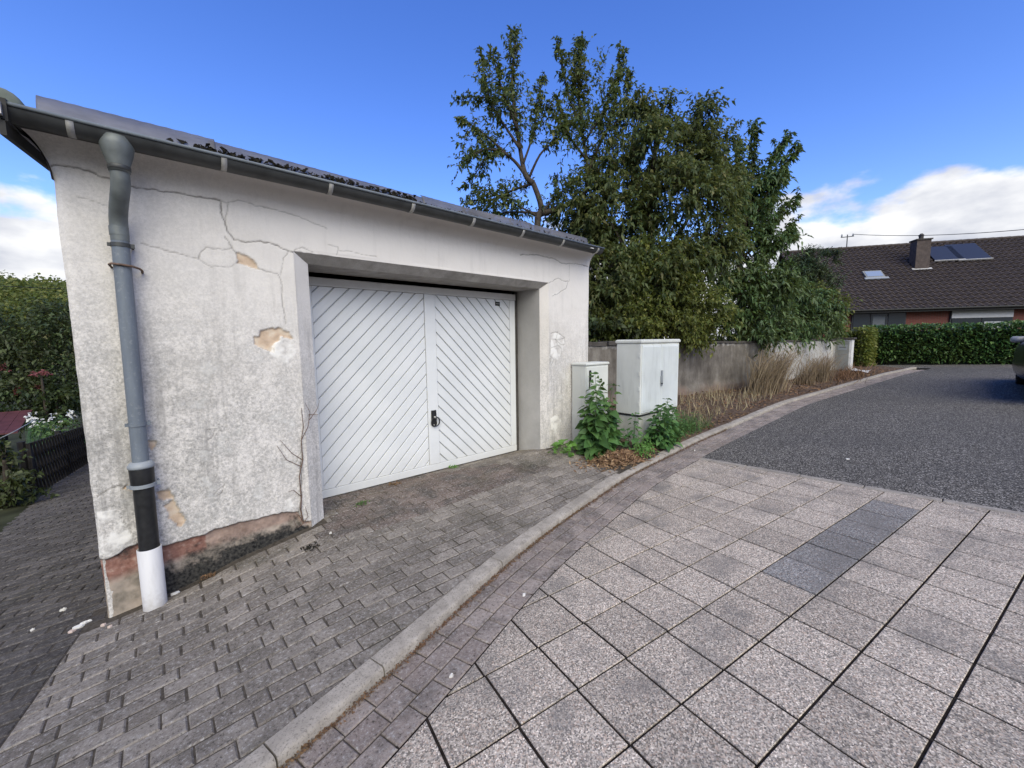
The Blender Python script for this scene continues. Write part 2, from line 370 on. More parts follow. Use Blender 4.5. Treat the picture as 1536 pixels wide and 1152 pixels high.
def m_poly():
    k = NT('cloudy_polycarbonate'); n = k.noise(4, 5, 0.6, stretch=(1, 1, 3))
    c = k.ramp(n, [(0.3, (0.19, 0.185, 0.195)), (0.7, (0.32, 0.31, 0.325))])
    k.fin(c, 0.35, 0.5)
    tr = k.n('ShaderNodeBsdfTranslucent'); k.set(tr.inputs[0], c); tp = k.n('ShaderNodeBsdfTransparent'); tp.inputs[0].default_value = (0.75, 0.77, 0.82, 1)
    m1 = k.n('ShaderNodeMixShader'); m1.inputs[0].default_value = 0.45; k.t.links.new(k.b.outputs[0], m1.inputs[1]); k.t.links.new(tr.outputs[0], m1.inputs[2])
    m2 = k.n('ShaderNodeMixShader'); m2.inputs[0].default_value = 0.30; k.t.links.new(m1.outputs[0], m2.inputs[1]); k.t.links.new(tp.outputs[0], m2.inputs[2])
    k.t.links.new(m2.outputs[0], k.out.inputs[0]); return k.m
MAT['poly'] = m_poly()
def m_cab(name, col):
    k = NT(name); z = k.sep()[2]; n = k.noise(6, 6, 0.7, stretch=(2, 2, .3)); f = k.noise(35, 4, .7)
    c = k.ramp(k.noise(2.5, 5), [(0.3, tuple(q * .9 for q in col)), (0.7, tuple(q * 1.05 for q in col))])
    c = k.mix(k.math('MULTIPLY', k.range(n, 0.5, 0.72), 0.28), c, tuple(q * .55 for q in col))
    c = k.mix(k.math('MULTIPLY', k.range(k.math('MULTIPLY_ADD', f, 0.3, z), 0.75, 0.35), 0.4), c, (0.28, 0.26, 0.22)); return k.fin(c, 0.6, 0.3)
MAT['cabinet'] = m_cab('light_grey_cabinet', (0.57, 0.58, 0.55))
MAT['cabinet_door'] = m_cab('pale_blue_grey_cabinet', (0.62, 0.65, 0.655))
MAT['cabinet_base'] = simple('cabinet_base_grey', (0.40, 0.405, 0.37), 0.8, 0.18, 9)
def m_gardenwall():
    k = NT('stained_wall_render'); n = k.math('ADD', k.math('MULTIPLY', k.noise(3.2, 7, 0.7, stretch=(1.7, 1.7, 0.45)), 0.55), k.math('MULTIPLY', k.noise(2.1, 6, 0.7), 0.45)); f = k.noise(60, 4, 0.7); z = k.sep()[2]; x = k.sep()[0]
    c = k.ramp(n, [(0.36, (0.075, 0.066, 0.058)), (0.5, (0.145, 0.130, 0.117)), (0.64, (0.24, 0.222, 0.20))])
    c = k.mix(k.math('MULTIPLY', k.range(k.math('MULTIPLY_ADD', k.noise(7, 5), 0.35, z), 1.50, 1.62), 0.75), c, (0.46, 0.44, 0.42))
    c = k.mix(k.math('MULTIPLY', k.range(k.math('MULTIPLY_ADD', k.noise(4, 5), 0.6, z), 0.85, 0.55), 0.6), c, (0.21, 0.145, 0.118))
    c = k.mix(k.math('MULTIPLY', k.range(k.math('MULTIPLY_ADD', k.noise(2, 5), 2.4, x), 11.8, 13.2), 0.8), c, (0.52, 0.51, 0.495))
    c = k.mix(k.math('MULTIPLY', k.range(f, 0.5, 0.7), 0.35), c, (0.07, 0.065, 0.06))
    k.bump(f, 0.4, 0.006); return k.fin(c, 0.95, 0.1)
MAT['garden_wall'] = m_gardenwall()
MAT['coping'] = simple('dark_coping', (0.060, 0.054, 0.05), 0.9, 0.4, 12)
MAT['white_post'] = simple('white_painted_post', (0.62, 0.61, 0.59), 0.8, 0.15, 6)
MAT['grey_panel'] = simple('grey_panel', (0.21, 0.215, 0.205), 0.8, 0.15, 6)
def m_leaf(name, stops, trans=0.45, rough=0.5):
    stops = [(p, tuple(min(.45, q * w) for q, w in zip(c, (1.48, 1.74, 1.62)))) for p, c in stops]
    k = NT(name); r = k.attr('rnd'); c = k.ramp(r, stops)
    big = k.noise(0.9, 3); c = k.mix(k.range(big, 0.35, 0.65), c, k.mix(0.22, c, (0.12, 0.10, 0.03)))
    k.fin(c, rough, 0.35)
    tr = k.n('ShaderNodeBsdfTranslucent'); k.set(tr.inputs[0], k.mix(0.5, c, (0.16, 0.17, 0.03)) if trans > .12 else c)
    m1 = k.n('ShaderNodeMixShader'); m1.inputs[0].default_value = trans
    k.t.links.new(k.b.outputs[0], m1.inputs[1]); k.t.links.new(tr.outputs[0], m1.inputs[2]); k.t.links.new(m1.outputs[0], k.out.inputs[0]); return k.m
MAT['bark'] = simple('tree_bark', (0.055, 0.046, 0.038), 0.95, 0.4, 20, 0.1)
MAT['bark_grey'] = simple('grey_bark', (0.15, 0.135, 0.115), 0.95, 0.4, 20, 0.1)

# ------------------------------------------------------------------ ground heights
def street_z(x, y): return -0.012 + 0.0323 * x - 0.0321 * y
_kx = np.array([-3.0, -1.2, 0.226, .694, 1.662, 2.163, 2.63, 3.677, 5.5, 9.35, 15.45, 18.0])
_ky = np.array([0.75, 1.235, 1.591, 1.712, 2.023, 2.136, 2.215, 2.395, 2.46, 2.41, 1.62, 1.1])
_xs = np.linspace(-3, 18, 1051); _ys = np.interp(_xs, _kx, _ky)
_ker = np.hanning(61); _ker /= _ker.sum(); _ys = np.convolve(np.pad(_ys, 30, 'reflect', reflect_type='odd'), _ker, 'valid')
def kerb_y(x): return np.interp(x, _xs, _ys)           # front face of the kerb
def kerb_t(x): return float((kerb_y(x + .02) - kerb_y(x - .02)) / .04)
GW = 0.335                                             # gutter width in y
def gutter_y(x): return kerb_y(x) - GW
KH = 0.048
_bx = [-3, -.33, .12, .3, .72, .94, 1.5, 3.4, 4.5, 8, 16]; _bz = [-.45, -.18, -.115, -.055, .02, .06, .085, .175, .20, .26, .48]
_b2x = np.linspace(-3, 16, 951); _k2 = np.hanning(23); _k2 /= _k2.sum(); _b2z = np.convolve(np.pad(np.interp(_b2x, _bx, _bz), 11, 'reflect', reflect_type='odd'), _k2, 'valid')
def base_z(x): return np.interp(x, _b2x, _b2z)           # pavement level along the facade
YF, YD = 3.44, 3.90                                    # facade plane, door plane
def pave_z(x, y):
    k0 = kerb_y(x) + 0.10; zk = street_z(x, k0) + KH - 0.004
    t = np.clip((y - k0) / np.maximum(YF - k0, 0.2), 0, 1)
    z = zk + (base_z(x) - zk) * t
    ins = np.clip((y - YF) / (YD - YF), 0, 1)
    zd = z + (0.075 - z) * ins * (np.asarray(x) > 0.4) * (np.asarray(x) < 3.9)
    return np.where(np.asarray(x) < -0.30, z - 0.085 * np.maximum(0, y - YF), zd)
def verge_z(x, y):
    k0 = kerb_y(x) + 0.10; zk = street_z(x, k0) + KH - 0.015
    t = np.clip((y - k0) / 1.4, 0, 1); return zk + (np.maximum(base_z(x), zk + 0.02) - zk) * t
def terrain_z(x, y):
    xx = np.clip(x, -8, 22); yy = np.clip(y, -9, 9)
    z = street_z(xx, yy) - 0.10
    lane = -0.30 - 0.085 * np.clip(np.asarray(y) - YF, 0, 60)
    w = np.clip((2.5 - np.asarray(x)) / 3.0, 0, 1) * np.clip((np.asarray(y) - 1.0) / 2.0, 0, 1)
    z = z * (1 - w) + np.minimum(z, lane) * w
    return z
def build_ground():
    gx = np.unique(np.concatenate([np.linspace(-1200, -30, 16), np.linspace(-30, 40, 90), np.linspace(40, 1200, 16)]))
    X, Y = np.meshgrid(gx, gx, indexing='ij'); Z = terrain_z(X, Y)
    n = len(gx); I = np.arange(n * n).reshape(n, n)
    F = np.stack([I[:-1, :-1], I[1:, :-1], I[1:, 1:], I[:-1, 1:]], -1).reshape(-1, 4)
    o = mesh_obj('ground', np_mesh('ground', np.stack([X, Y, Z], -1).reshape(-1, 3), F), MAT['ground'], None, True); tag(o, kind='structure')
build_ground()
def sheet(name, xs, ylo, yhi, zf, mat, ny=6, kind='structure', parent=None):
    V = []; n = len(xs)
    for x in xs:
        a, b = ylo(x), yhi(x)
        for j in range(ny): y = a + (b - a) * j / (ny - 1); V.append((x, y, float(zf(x, y))))
    I = np.arange(n * ny).reshape(n, ny)
    F = np.stack([I[:-1, :-1], I[1:, :-1], I[1:, 1:], I[:-1, 1:]], -1).reshape(-1, 4)
    o = mesh_obj(name, np_mesh(name, V, F), mat, parent, True)
    if kind: tag(o, kind=kind)
    return o

# ------------------------------------------------------------------ street: slabs, gutter, kerb, asphalt
rng = random.Random(7)
XE = 4.80                                              # slabs end here, asphalt begins
def build_street():
    base = sheet('paved_road', list(np.linspace(-4, XE, 40)), lambda x: -9.0, lambda x: float(gutter_y(x)) + 0.02, lambda x, y: street_z(x, y) - 0.0065, MAT['slab_joint'], 12)
    O = np.array([2.748, .797]); di = .3 * np.array([-.1695, -.9846]); dj = .3 * np.array([.986, -.166])
    slabs = []
    for i in range(-7, 14):
        for j in range(-16, 12):
            g = 0.0062; gl = 0.0046 if i < 1 else 0.0050
            sh = (0.0, 0.004, -0.006, 0.003, 0.008)[i % 5] + (0.02 if i in (4, 5) else 0.0)
            a = [O + di * (i + u) + dj * (j + v + sh / .3) + s * gl * di / .3 + t * g * dj / .3 for u, v, s, t in ((0, 0, 1, 1), (0, 1, 1, -1), (1, 1, -1, -1), (1, 0, -1, 1))]
            poly = [tuple(p) for p in a]
            c = sum(a) / 4; x0 = float(np.clip(c[0], -3, XE)); sl = kerb_t(x0); gy = float(gutter_y(x0))
            poly = clip(poly, sl, -1, gy - sl * x0 - 0.006)          # below the gutter edge
            if len(poly) > 2: poly = clip(poly, -1, 0, XE - 0.012)
            if len(poly) < 3 or area(poly) < 0.0003: continue
            if not in_frame((c[0], c[1], street_z(*c)), 520): continue
            slabs.append((i, j, poly, c))
    full = None
    for i, j, poly, c in slabs:
        zc = street_z(*c); hz = rng.uniform(-0.0016, 0.0016); tx, ty = rng.uniform(-.004, .004), rng.uniform(-.004, .004)
        dark = i == 0 and 0 <= j <= 5
        mat = MAT['slab_dark'] if dark else MAT['slab']
        # polygon orientation: make counter-clockwise
        sa = sum(poly[q - 1][0] * poly[q][1] - poly[q][0] * poly[q - 1][1] for q in range(len(poly)))
        if sa < 0: poly = poly[::-1]
        f = lambda x, y: street_z(x, y) + hz + tx * (x - c[0]) + ty * (y - c[1])
        MB().prism(poly, lambda x, y: street_z(x, y) - 0.05, f, 0.002).build('paving_slab', mat, base)
    # narrow concrete edging strip where the slabs meet the asphalt
    yy = float(gutter_y(XE))
    while yy > -8.5:
        y2 = yy - 0.5
        MB().prism([(XE, y2 + .003), (XE + .075, y2 + .003), (XE + .075, yy - .003), (XE, yy - .003)], lambda x, y: street_z(x, y) - .06, lambda x, y: street_z(x, y) + .002, .006).build('edging_stone', MAT['kerb'], base); yy = y2
    # asphalt
    sheet('asphalt_road', [XE + .072] + list(np.linspace(5, 17.6, 30)), lambda x: -9.0, lambda x: float(gutter_y(x)), street_z, MAT['asphalt'], 14)
    sheet('side_road', list(np.linspace(17.6, 26, 12)), lambda x: -14.0, lambda x: 14.0, lambda x, y: street_z(min(x, 22), max(-9, min(9, y))) - (0.0 if x < 17.61 else .004), MAT['asphalt'], 14)
    # gutter pavers in three courses beside the kerb
    gut = sheet('gutter', list(np.linspace(-3, 17.3, 120)), lambda x: float(gutter_y(x)) - 0.004, lambda x: float(kerb_y(x)) + 0.03, lambda x, y: street_z(x, y) - 0.011, MAT['joint'], 3)
    far = MB()
    for row in range(3):
        x = -2.6 + row * 0.055
        while x < 17.0:
            L = 0.145 if row != 2 else 0.15; x2 = x + L
            a = (row + 0.03) / 3; b = (row + 0.97) / 3
            p = []
            for xx, t in ((x + .003, a), (x2 - .003, a), (x2 - .003, b), (x + .003, b)): p.append((xx - (t * GW) * kerb_t(xx) * 0.9, float(gutter_y(xx)) + GW * t))
            c = ((p[0][0] + p[2][0]) / 2, (p[0][1] + p[2][1]) / 2); hz = rng.uniform(-.003, .002)
            f = lambda u, v: street_z(u, v) + hz - 0.002
            if x < 5.6 and in_frame((c[0], c[1], 0), 250):
                MB().prism(p, lambda u, v: street_z(u, v) - .05, f, .005).build('paver', MAT['gutter_paver'], gut)
            else: far.prism(p, lambda u, v: street_z(u, v) - .05, f, .005)
            x = x2
    tag(far.build('far_pavers', MAT['gutter_paver'], gut), kind='stuff')
    # kerb stones
    kb = empty('kerb', (0, 0, 0)); tag(kb, kind='structure')
    cuts = [-2.6, -1.65, -0.72, 0.226, 0.694, 1.662, 2.163, 2.63, 3.66]
    while cuts[-1] < 17: cuts.append(cuts[-1] + (1.0 if cuts[-1] > 4 else 0.98))
    prof = [(0, -.12), (0.002, .030), (.006, .040), (.016, .047), (.10, .048), (.104, .043), (.104, -.12)]
    for x0, x1 in zip(cuts[:-1], cuts[1:]):
        xs = np.linspace(x0 + .0035, x1 - .0035, 5); V = []; F = []
        dz = rng.uniform(-.004, .004); n = len(prof)
        if x0 > 3.6: dz -= 0.012
        for x in xs:
            t = kerb_t(x); nx, ny = -t / math.hypot(1, t), 1 / math.hypot(1, t)
            for o, h in prof: X, Y = x + nx * o, float(kerb_y(x)) + ny * o; V.append((X, Y, street_z(x, float(kerb_y(x))) + h * KH / .048 + dz + rng.uniform(-.0012, .0012)))
        for q in range(len(xs) - 1):
            for k in range(n - 1): F.append((q * n + k, q * n + n + k, q * n + n + k + 1, q * n + k + 1))
        F.append(tuple(range(n))); F.append(tuple(range(len(xs) * n - 1, (len(xs) - 1) * n - 1, -1)))
        o = MB().add(V, F).build('kerb_stone', MAT['kerb'], kb); auto_smooth(o, 40)
build_street()

def build_pavement():
    """brick pavers between kerb and garage, and the lane running down past the garage"""
    pv = sheet('pavement', list(np.linspace(-3.2, 4.6, 230)), lambda x: float(kerb_y(x)) + 0.07, lambda x: YD + .12, lambda x, y: float(pave_z(x, y)) - 0.0062 + .004 * float(fbm(x, y, 7, 77, 2)), MAT['joint'], 60)
    ln = sheet('lane', list(np.linspace(-2.3, -0.28, 14)), lambda x: YF - .2, lambda x: 16.0, lambda x, y: float(pave_z(x, y)) - 0.014 - (0.01 if y < YD + .13 else 0), MAT['slab_joint'], 40)
    unit = MB().prism([(-.0976, -.047), (.0976, -.047), (.0976, .047), (-.0976, .047)], -.05, 0.0, .006).mesh('paver')
    near = []; far = {'pavement': MB(), 'lane': MB()}
    def seam(y): return -0.458 + (y - 3.40) * 0.165      # joint between the two laying fields
    def put(poly, c, cut, field, ang):
        near.append((poly, c, cut, field, ang))
    # field A: courses parallel to the facade
    r = 0; y = 1.0
    while y < YD + .1:
        x = -3.2 + (0.1 if r % 2 else 0.0) + rng.uniform(-.035, .035)
        while x < 4.7:
            p = [(x + .0024, y + .003), (x + .1976, y + .003), (x + .1976, y + .097), (x + .0024, y + .097)]
            c = (x + .1, y + .05); q = p; cut = False
            t = kerb_t(c[0]); ky = float(kerb_y(c[0])) + 0.109 * math.hypot(1, t)
            q2 = clip(q, -t, 1, -ky + t * c[0])
            sx = 0.165; q2 = clip(q2, 1, -sx, 0.458 + 3.40 * sx - .003) if len(q2) > 2 else q2
            if len(q2) > 2 and c[1] > YF - .06:
                q2 = clip(q2, 1, 0, -0.965) ; q2 = clip(q2, -1, 0, 3.545) if len(q2) > 2 else q2
            elif len(q2) > 2: q2 = clip(q2, 0, -1, YF + .02) if not 0.95 < c[0] < 3.54 else q2
            if len(q2) > 2: q2 = clip(q2, -1, 0, 3.70 + (c[1] - 2.4) * 0.25)
            if len(q2) > 2 and area(q2) > 0.0008:
                cut = abs(area(q2) - area(p)) > 1e-5
                put(q2, c, cut, 'pavement', 0.0)
            x += 0.2
        y += 0.1; r += 1
    # field B: the lane, laid a little askew
    ang = R(-9); ca, sa = math.cos(ang), math.sin(ang)
    for r in range(-26, 130):
        for k in range(-14, 14):
            u = k * .2 + (0.1 if r % 2 else 0); v = r * .1
            loc = [(u + .004, v + .006), (u + .196, v + .006), (u + .196, v + .094), (u + .004, v + .094)]
            p = [(-.458 + a * ca - b * sa, 3.4 + a * sa + b * ca) for a, b in loc]
            c = (sum(q[0] for q in p) / 4, sum(q[1] for q in p) / 4)
            if c[1] > 15.5 or c[0] < -2.25 - max(0, YF - c[1]) : continue
            q2 = clip(p, -1, 0.165, -0.458 - 3.40 * .165 - .003) if c[1] < 3.5 else clip(p, -1, 0, -0.352)
            if len(q2) > 2 and c[1] < YF:
                t = kerb_t(c[0]); ky = float(kerb_y(c[0])) + 0.109 * math.hypot(1, t); q2 = clip(q2, -t, 1, -ky + t * c[0])
            if len(q2) > 2 and area(q2) > .0008: put(q2, c, abs(area(q2) - area(p)) > 1e-5, 'lane', ang)
    scored = []
    for it in near:
        poly, c, cut, field, a = it; z = float(pave_z(*c)); P = (c[0], c[1], z)
        d = math.dist(P, CAM); vis = in_frame(P, 20) and not (c[0] > -0.33 and c[1] > YD)
        scored.append(((area(poly) * (CAM[2] - z) / d ** 3) if vis else -d, it))
    scored.sort(key=lambda s: -s[0])
    cnt = {'pavement': 0, 'lane': 0}; par = {'pavement': pv, 'lane': ln}
    for s, (poly, c, cut, field, a) in scored:
        z = float(pave_z(*c)); sl = 1.0; e = .04
        gx = float(pave_z(c[0] + e, c[1]) - pave_z(c[0] - e, c[1])) / (2 * e); gy = float(pave_z(c[0], c[1] + e) - pave_z(c[0], c[1] - e)) / (2 * e)
        gx = max(-.4, min(.4, gx)); gy = max(-.4, min(.4, gy))
        hz = rng.uniform(-.0025, .0015); tx, ty = gx + rng.uniform(-.009, .009), gy + rng.uniform(-.014, .014)
        red = field == 'pavement' and c[1] > 3.02 + 0.12 * vnoise(c[0], c[1], 3, 5) and 0.9 < c[0]
        mat = MAT['lane_paver'] if field == 'lane' else (MAT['red_paver'] if red else MAT['paver'])
        top = lambda x, y: z + hz + tx * (x - c[0]) + ty * (y - c[1])
        sa_ = sum(poly[q - 1][0] * poly[q][1] - poly[q][0] * poly[q - 1][1] for q in range(len(poly)))
        if sa_ < 0: poly = poly[::-1]
        lim = 300 if field == 'pavement' else 150
        if s > 0 and cnt[field] < lim:
            cnt[field] += 1
            if cut: MB().prism(poly, lambda x, y: top(x, y) - .05, top, .005).build('paver', mat, par[field])
            else:
                key = 'paver_' + mat.name; me = bpy.data.meshes.get(key)
                if me is None: me = unit.copy(); me.name = key; me.materials.append(mat)
                o = bpy.data.objects.new('paver', me); link(o, par[field]); o.location = (c[0], c[1], z + hz)
                o.rotation_euler = (math.atan(ty), -math.atan(tx), a)
        elif s > -14:
            far[field].prism(poly, lambda x, y: top(x, y) - .05, top, .005)
    tag(far['pavement'].build('far_pavers', MAT['paver'], pv), kind='stuff')
    tag(far['lane'].build('far_pavers', MAT['lane_paver'], ln), kind='stuff')
build_pavement()
# planted strip between kerb and garden wall
sheet('planting_strip', list(np.linspace(3.62, 17.4, 90)), lambda x: float(kerb_y(x)) + 0.095, lambda x: 5.6 if x < 9 else 3.9,
      lambda x, y: float(verge_z(x, y)) + 0.05 * vnoise(x, y, 4, 3) * (1 if y > kerb_y(x) + .2 else 0) - (0.03 if x < 4.45 else 0), MAT['soil'], 20)

# ------------------------------------------------------------------ garage
XL, XR, XO0, XO1, ZO = -0.344, 4.39, 0.853, 3.627, 2.198
garage = empty('garage', (2.0, YF, 0.0), 'old single garage with flaking white plaster, herringbone door and blue-grey downpipe', 'garage')
def z_(o, s): return lambda pts: [(o[0] + x / s, o[1] + y / s) for x, y in pts]
zA, zB, zC, zD, zE = z_((0, 100), 2.88), z_((0, 480), 2.4), z_((600, 280), 4.518), z_((640, 400), 5.908), z_((120, 660), 3.84)
zF, zG, zH = z_((640, 560), 5.908), z_((440, 360), 5.76), z_((440, 560), 4.8)
def facade_pts(px): return np.array([onY(p, YF)[[0, 2]] for p in px])
CRACKS = [(zA([(215, 425), (330, 440), (475, 485), (560, 515), (750, 545), (900, 570), (950, 577), (955, 630), (975, 670), (985, 715), (1010, 745), (1060, 757), (1130, 755), (1190, 770), (1245, 797), (1300, 803), (1440, 822)]), 1.0),
          (zA([(950, 577), (985, 590), (1025, 578), (1100, 600), (1200, 620), (1330, 665), (1410, 700)]), .45), (zA([(985, 590), (975, 650), (978, 665)]), .5),
          (zA([(610, 765), (700, 785), (790, 815), (855, 832), (870, 800), (890, 778), (960, 790), (1010, 780)]), .5),
          (zA([(855, 832), (910, 865), (1000, 865), (1030, 845)]), .35), (zA([(970, 735), (1000, 770), (1020, 805)]), .6),
          (zA([(1125, 875), (1200, 895), (1215, 930), (1222, 1040), (1235, 1110)]), .6), (zA([(1245, 797), (1228, 830), (1215, 900)]), .4),
          (zC([(815, 460), (940, 465), (1040, 490), (1100, 520), (1200, 525), (1275, 542)]), .8), (zC([(1005, 655), (1070, 620), (1110, 640), (1140, 640), (1125, 690), (1060, 730), (1035, 740)]), .7),
          (zC([(1146, 530), (1148, 640)]), .35), (zG([(10, 90), (75, 65), (170, 100)]), .5), (zG([(300, 45), (380, 60), (380, 95), (500, 100), (600, 130), (720, 145)]), .35),
          (zG([(380, 95), (372, 130)]), .3), (zD([(1100, 590), (1160, 578), (1225, 630), (1230, 690), (1190, 690), (1140, 640)]), .7), (zD([(1110, 640), (1180, 650), (1225, 632)]), .6),
          (zD([(1100, 720), (1170, 700), (1200, 730), (1190, 800)]), .6), (zD([(1090, 790), (1130, 820), (1110, 870)]), .5), (zD([(1160, 578), (1150, 640), (1165, 700)]), .5),
          (zE([(100, 330), (170, 280), (230, 262), (270, 270)]), .6), (zE([(770, 315), (800, 280), (830, 262), (815, 305), (785, 320)]), .5), (zB([(745, 395), (770, 390), (765, 420), (750, 430)]), .5),
          (zE([(145, 840), (158, 940), (165, 1030)]), 2.2), (zH([(55, 470), (60, 560), (20, 640)]), .5), (zE([(1270, 130), (1280, 330), (1262, 420)]), .9),
          (zE([(240, 440), (330, 600)]), .3), (zA([(330, 560), (460, 600)]), .3)]
PATCHES = [(zA([(1015, 803), (1050, 808), (1080, 825), (1110, 848), (1128, 878), (1090, 866), (1055, 852), (1028, 852), (1030, 830)]), 'patch'),
           (zB([(913, 68), (945, 38), (1000, 27), (1040, 40), (1052, 70), (1012, 62), (990, 85), (985, 112), (950, 108), (925, 95)]), 'patch'),
           (zB([(990, 85), (1012, 62), (1055, 70), (1062, 120), (1050, 162), (1005, 150), (965, 120)]), 'pale'),
           (zE([(435, 300), (470, 285), (525, 298), (545, 350), (500, 345), (480, 350), (440, 335)]), 'patch'),
           (zE([(485, 372), (540, 348), (572, 385), (600, 440), (615, 465), (602, 498), (562, 502), (520, 455)]), 'patch'),
           (zE([(400, 5), (440, -5), (452, 20), (420, 62), (405, 60)]), 'patch'), (zE([(258, 285), (285, 258), (300, 300)]), 'patch'),
           (zD([(1105, 255), (1145, 225), (1185, 212), (1165, 240), (1130, 262)]), 'pale'),
           (zF([(1100, 400), (1140, 375), (1195, 410), (1180, 480), (1150, 540), (1105, 560), (1110, 480)]), 'pale'),
           (zD([(1110, 600), (1165, 580), (1220, 640), (1225, 690), (1180, 800), (1120, 870), (1090, 800)]), 'pale'),
           (zE([(1100, 360), (1200, 335), (1245, 380), (1180, 410), (1105, 400)]), 'pale'),
           (zE([(90, 420), (200, 400), (260, 470), (300, 560), (220, 640), (110, 680)]), 'pale'),
           (zD([(985, 190), (1004, 190), (1004, 300), (998, 500), (998, 940), (985, 940)]), 'edge')]
def seg_dist(P, poly):
    d = np.full(len(P), 9.0)
    for a, b in zip(poly[:-1], poly[1:]):
        ab = b - a; t = np.clip(((P - a) @ ab) / (ab @ ab + 1e-12), 0, 1); d = np.minimum(d, np.linalg.norm(P - a - t[:, None] * ab, axis=1))
    return d
def in_poly(P, poly):
    c = np.zeros(len(P), bool); n = len(poly)
    for i in range(n):
        a, b = poly[i - 1], poly[i]
        cond = (a[1] > P[:, 1]) != (b[1] > P[:, 1]); xx = (b[0] - a[0]) * (P[:, 1] - a[1]) / (b[1] - a[1] + 1e-12) + a[0]; c ^= cond & (P[:, 0] < xx)
    return c
def build_facade():
    st = 0.0070
    seg = lambda a, b: np.linspace(a, b, max(2, int(round((b - a) / st)) + 1))
    xs = np.unique(np.concatenate([seg(XL, XO0), seg(XO0, XO1), seg(XO1, XR)]))
    zs = np.unique(np.concatenate([seg(-0.42, ZO), seg(ZO, 2.43)]))
    prof = [(0.0, z) for z in zs]
    for k in range(1, 57):                                  # plaster cove sweeping out under the gutter
        t = k / 56 * math.pi / 2; prof.append((0.20 * (1 - math.cos(t)), 2.43 + 0.215 * math.sin(t)))
    off = np.array([p[0] for p in prof]); zz = np.array([p[1] for p in prof])
    X, Zi = np.meshgrid(xs, np.arange(len(zz)), indexing='ij'); Z = zz[Zi]; OFF = off[Zi]
    x = X.ravel(); z = Z.ravel(); of = OFF.ravel(); P = np.stack([x, z], 1)
    dy = 0.010 * fbm(x, z, 1.1, 11, 3) + 0.0040 * fbm(x, z, 7, 21, 3) + 0.0022 * fbm(x, z, 45, 31, 2) * np.clip((2.2 - z) / 1.0, .25, 1)
    A = {k: np.zeros(len(x)) for k in ('patch', 'crack', 'pale', 'plinth', 'red', 'tar')}
    wob = np.stack([fbm(x, z, 26, 41, 3), fbm(x, z, 26, 51, 3)], 1) * 0.020
    for px, wd in CRACKS:
        pl = facade_pts(px); lo, hi = pl.min(0) - .06, pl.max(0) + .06
        m = np.where((P >= lo).all(1) & (P <= hi).all(1))[0]
        if not len(m): continue
        d = seg_dist(P[m] + wob[m] * .55, pl); w = 0.0024 * min(wd, 1.8) + 0.0034
        q = np.clip(1.15 - d / w, 0, 1) * min(1, 0.20 + 0.62 * wd); A['crack'][m] = np.maximum(A['crack'][m], q); dy[m] += 0.006 * q
    for px, kind in PATCHES:
        pl = facade_pts(px); lo, hi = pl.min(0) - .06, pl.max(0) + .06
        m = np.where((P >= lo).all(1) & (P <= hi).all(1))[0]
        if not len(m): continue
        Q = P[m] + wob[m] * 1.2; ins = in_poly(Q, pl); d = seg_dist(Q, np.vstack([pl, pl[:1]])) * np.where(ins, 1, -1)
        q = np.clip(d / 0.006 + 0.5, 0, 1)
        if kind == 'edge': continue
        if kind == 'pale': q = q * np.clip(0.55 + 1.6 * fbm(x[m], z[m], 18, 61, 3), 0, .85); A['pale'][m] = np.maximum(A['pale'][m], q); dy[m] -= 0.002 * q
        else:
            A['patch'][m] = np.maximum(A['patch'][m], q); dy[m] += 0.012 * q
            rim = np.clip(1 - np.abs(d) / 0.007, 0, 1); A['crack'][m] = np.maximum(A['crack'][m], rim * 0.30 * (fbm(x[m], z[m], 20, 71, 2) > -.05))
    # plaster has come away along the foot of the wall
    pb = facade_pts(zE([(95, 705), (200, 670), (340, 600), (480, 605), (620, 570), (800, 525), (1000, 465), (1180, 420), (1255, 405), (1290, 470), (1400, 452)]))
    zb = np.interp(x, pb[:, 0], pb[:, 1]) + 0.030 * fbm(x, z, 9, 81, 4); zb = np.where(x > 1.0, -9, zb)
    q = np.clip((zb - z) / 0.006 + .5, 0, 1); A['plinth'] = q; dy += 0.022 * q
    dy += 0.007 * q * fbm(x, z, 16, 91, 4)
    rim = np.clip(1 - np.abs(zb - z) / 0.008, 0, 1); A['crack'] = np.maximum(A['crack'], .7 * rim)
    g = base_z(x); rel = np.clip((z - g) / np.maximum(zb - g, .05), 0, 1)
    A['red'] = np.clip((rel - .52) / .14, 0, 1) * np.where(x < 0.18, 1, .45)
    A['tar'] = np.where(x > -.12, np.clip(0.95 - rel * 0.95, 0, 1), 0.22) * np.clip((0.90 - x) / .12, 0, 1) + 0
    # right-hand foot: a few pale flakes; keep the edges of the opening true
    m = (np.abs(x - XO0) < .02) & (z < ZO + .02) | (np.abs(x - XO1) < .02) & (z < ZO + .02) | (np.abs(z - ZO) < .02) & (x > XO0 - .02) & (x < XO1 + .02)
    dy[m] *= .15
    # worn left corner, cove returning round the corner
    edge = np.clip(1 - (x - XL) / .05, 0, 1)
    xw = x - of * 0.62 * np.clip(1 - (x - XL) / .35, 0, 1) + edge ** 2 * (0.007 * fbm(z, z * 0, 6, 101, 4) + .004)
    y = YF - of + dy * np.where(of > .02, .5, 1) + edge ** 2 * 0.022
    V = np.stack([xw, y, z], 1); n, mz = len(xs), len(zz); I = np.arange(n * mz).reshape(n, mz)
    F = np.stack([I[:-1, :-1], I[1:, :-1], I[1:, 1:], I[:-1, 1:]], -1)
    xm = (xs[:-1] + xs[1:]) / 2; zm = (zz[:-1] + zz[1:]) / 2
    keep = ~(((xm > XO0) & (xm < XO1))[:, None] & (zm < ZO)[None, :])
    me = np_mesh('front_wall', V, F[keep], A)
    o = mesh_obj('front_wall', me, MAT['plaster'], garage, True); tag(o, 'cracked and spalled off-white plaster front wall')
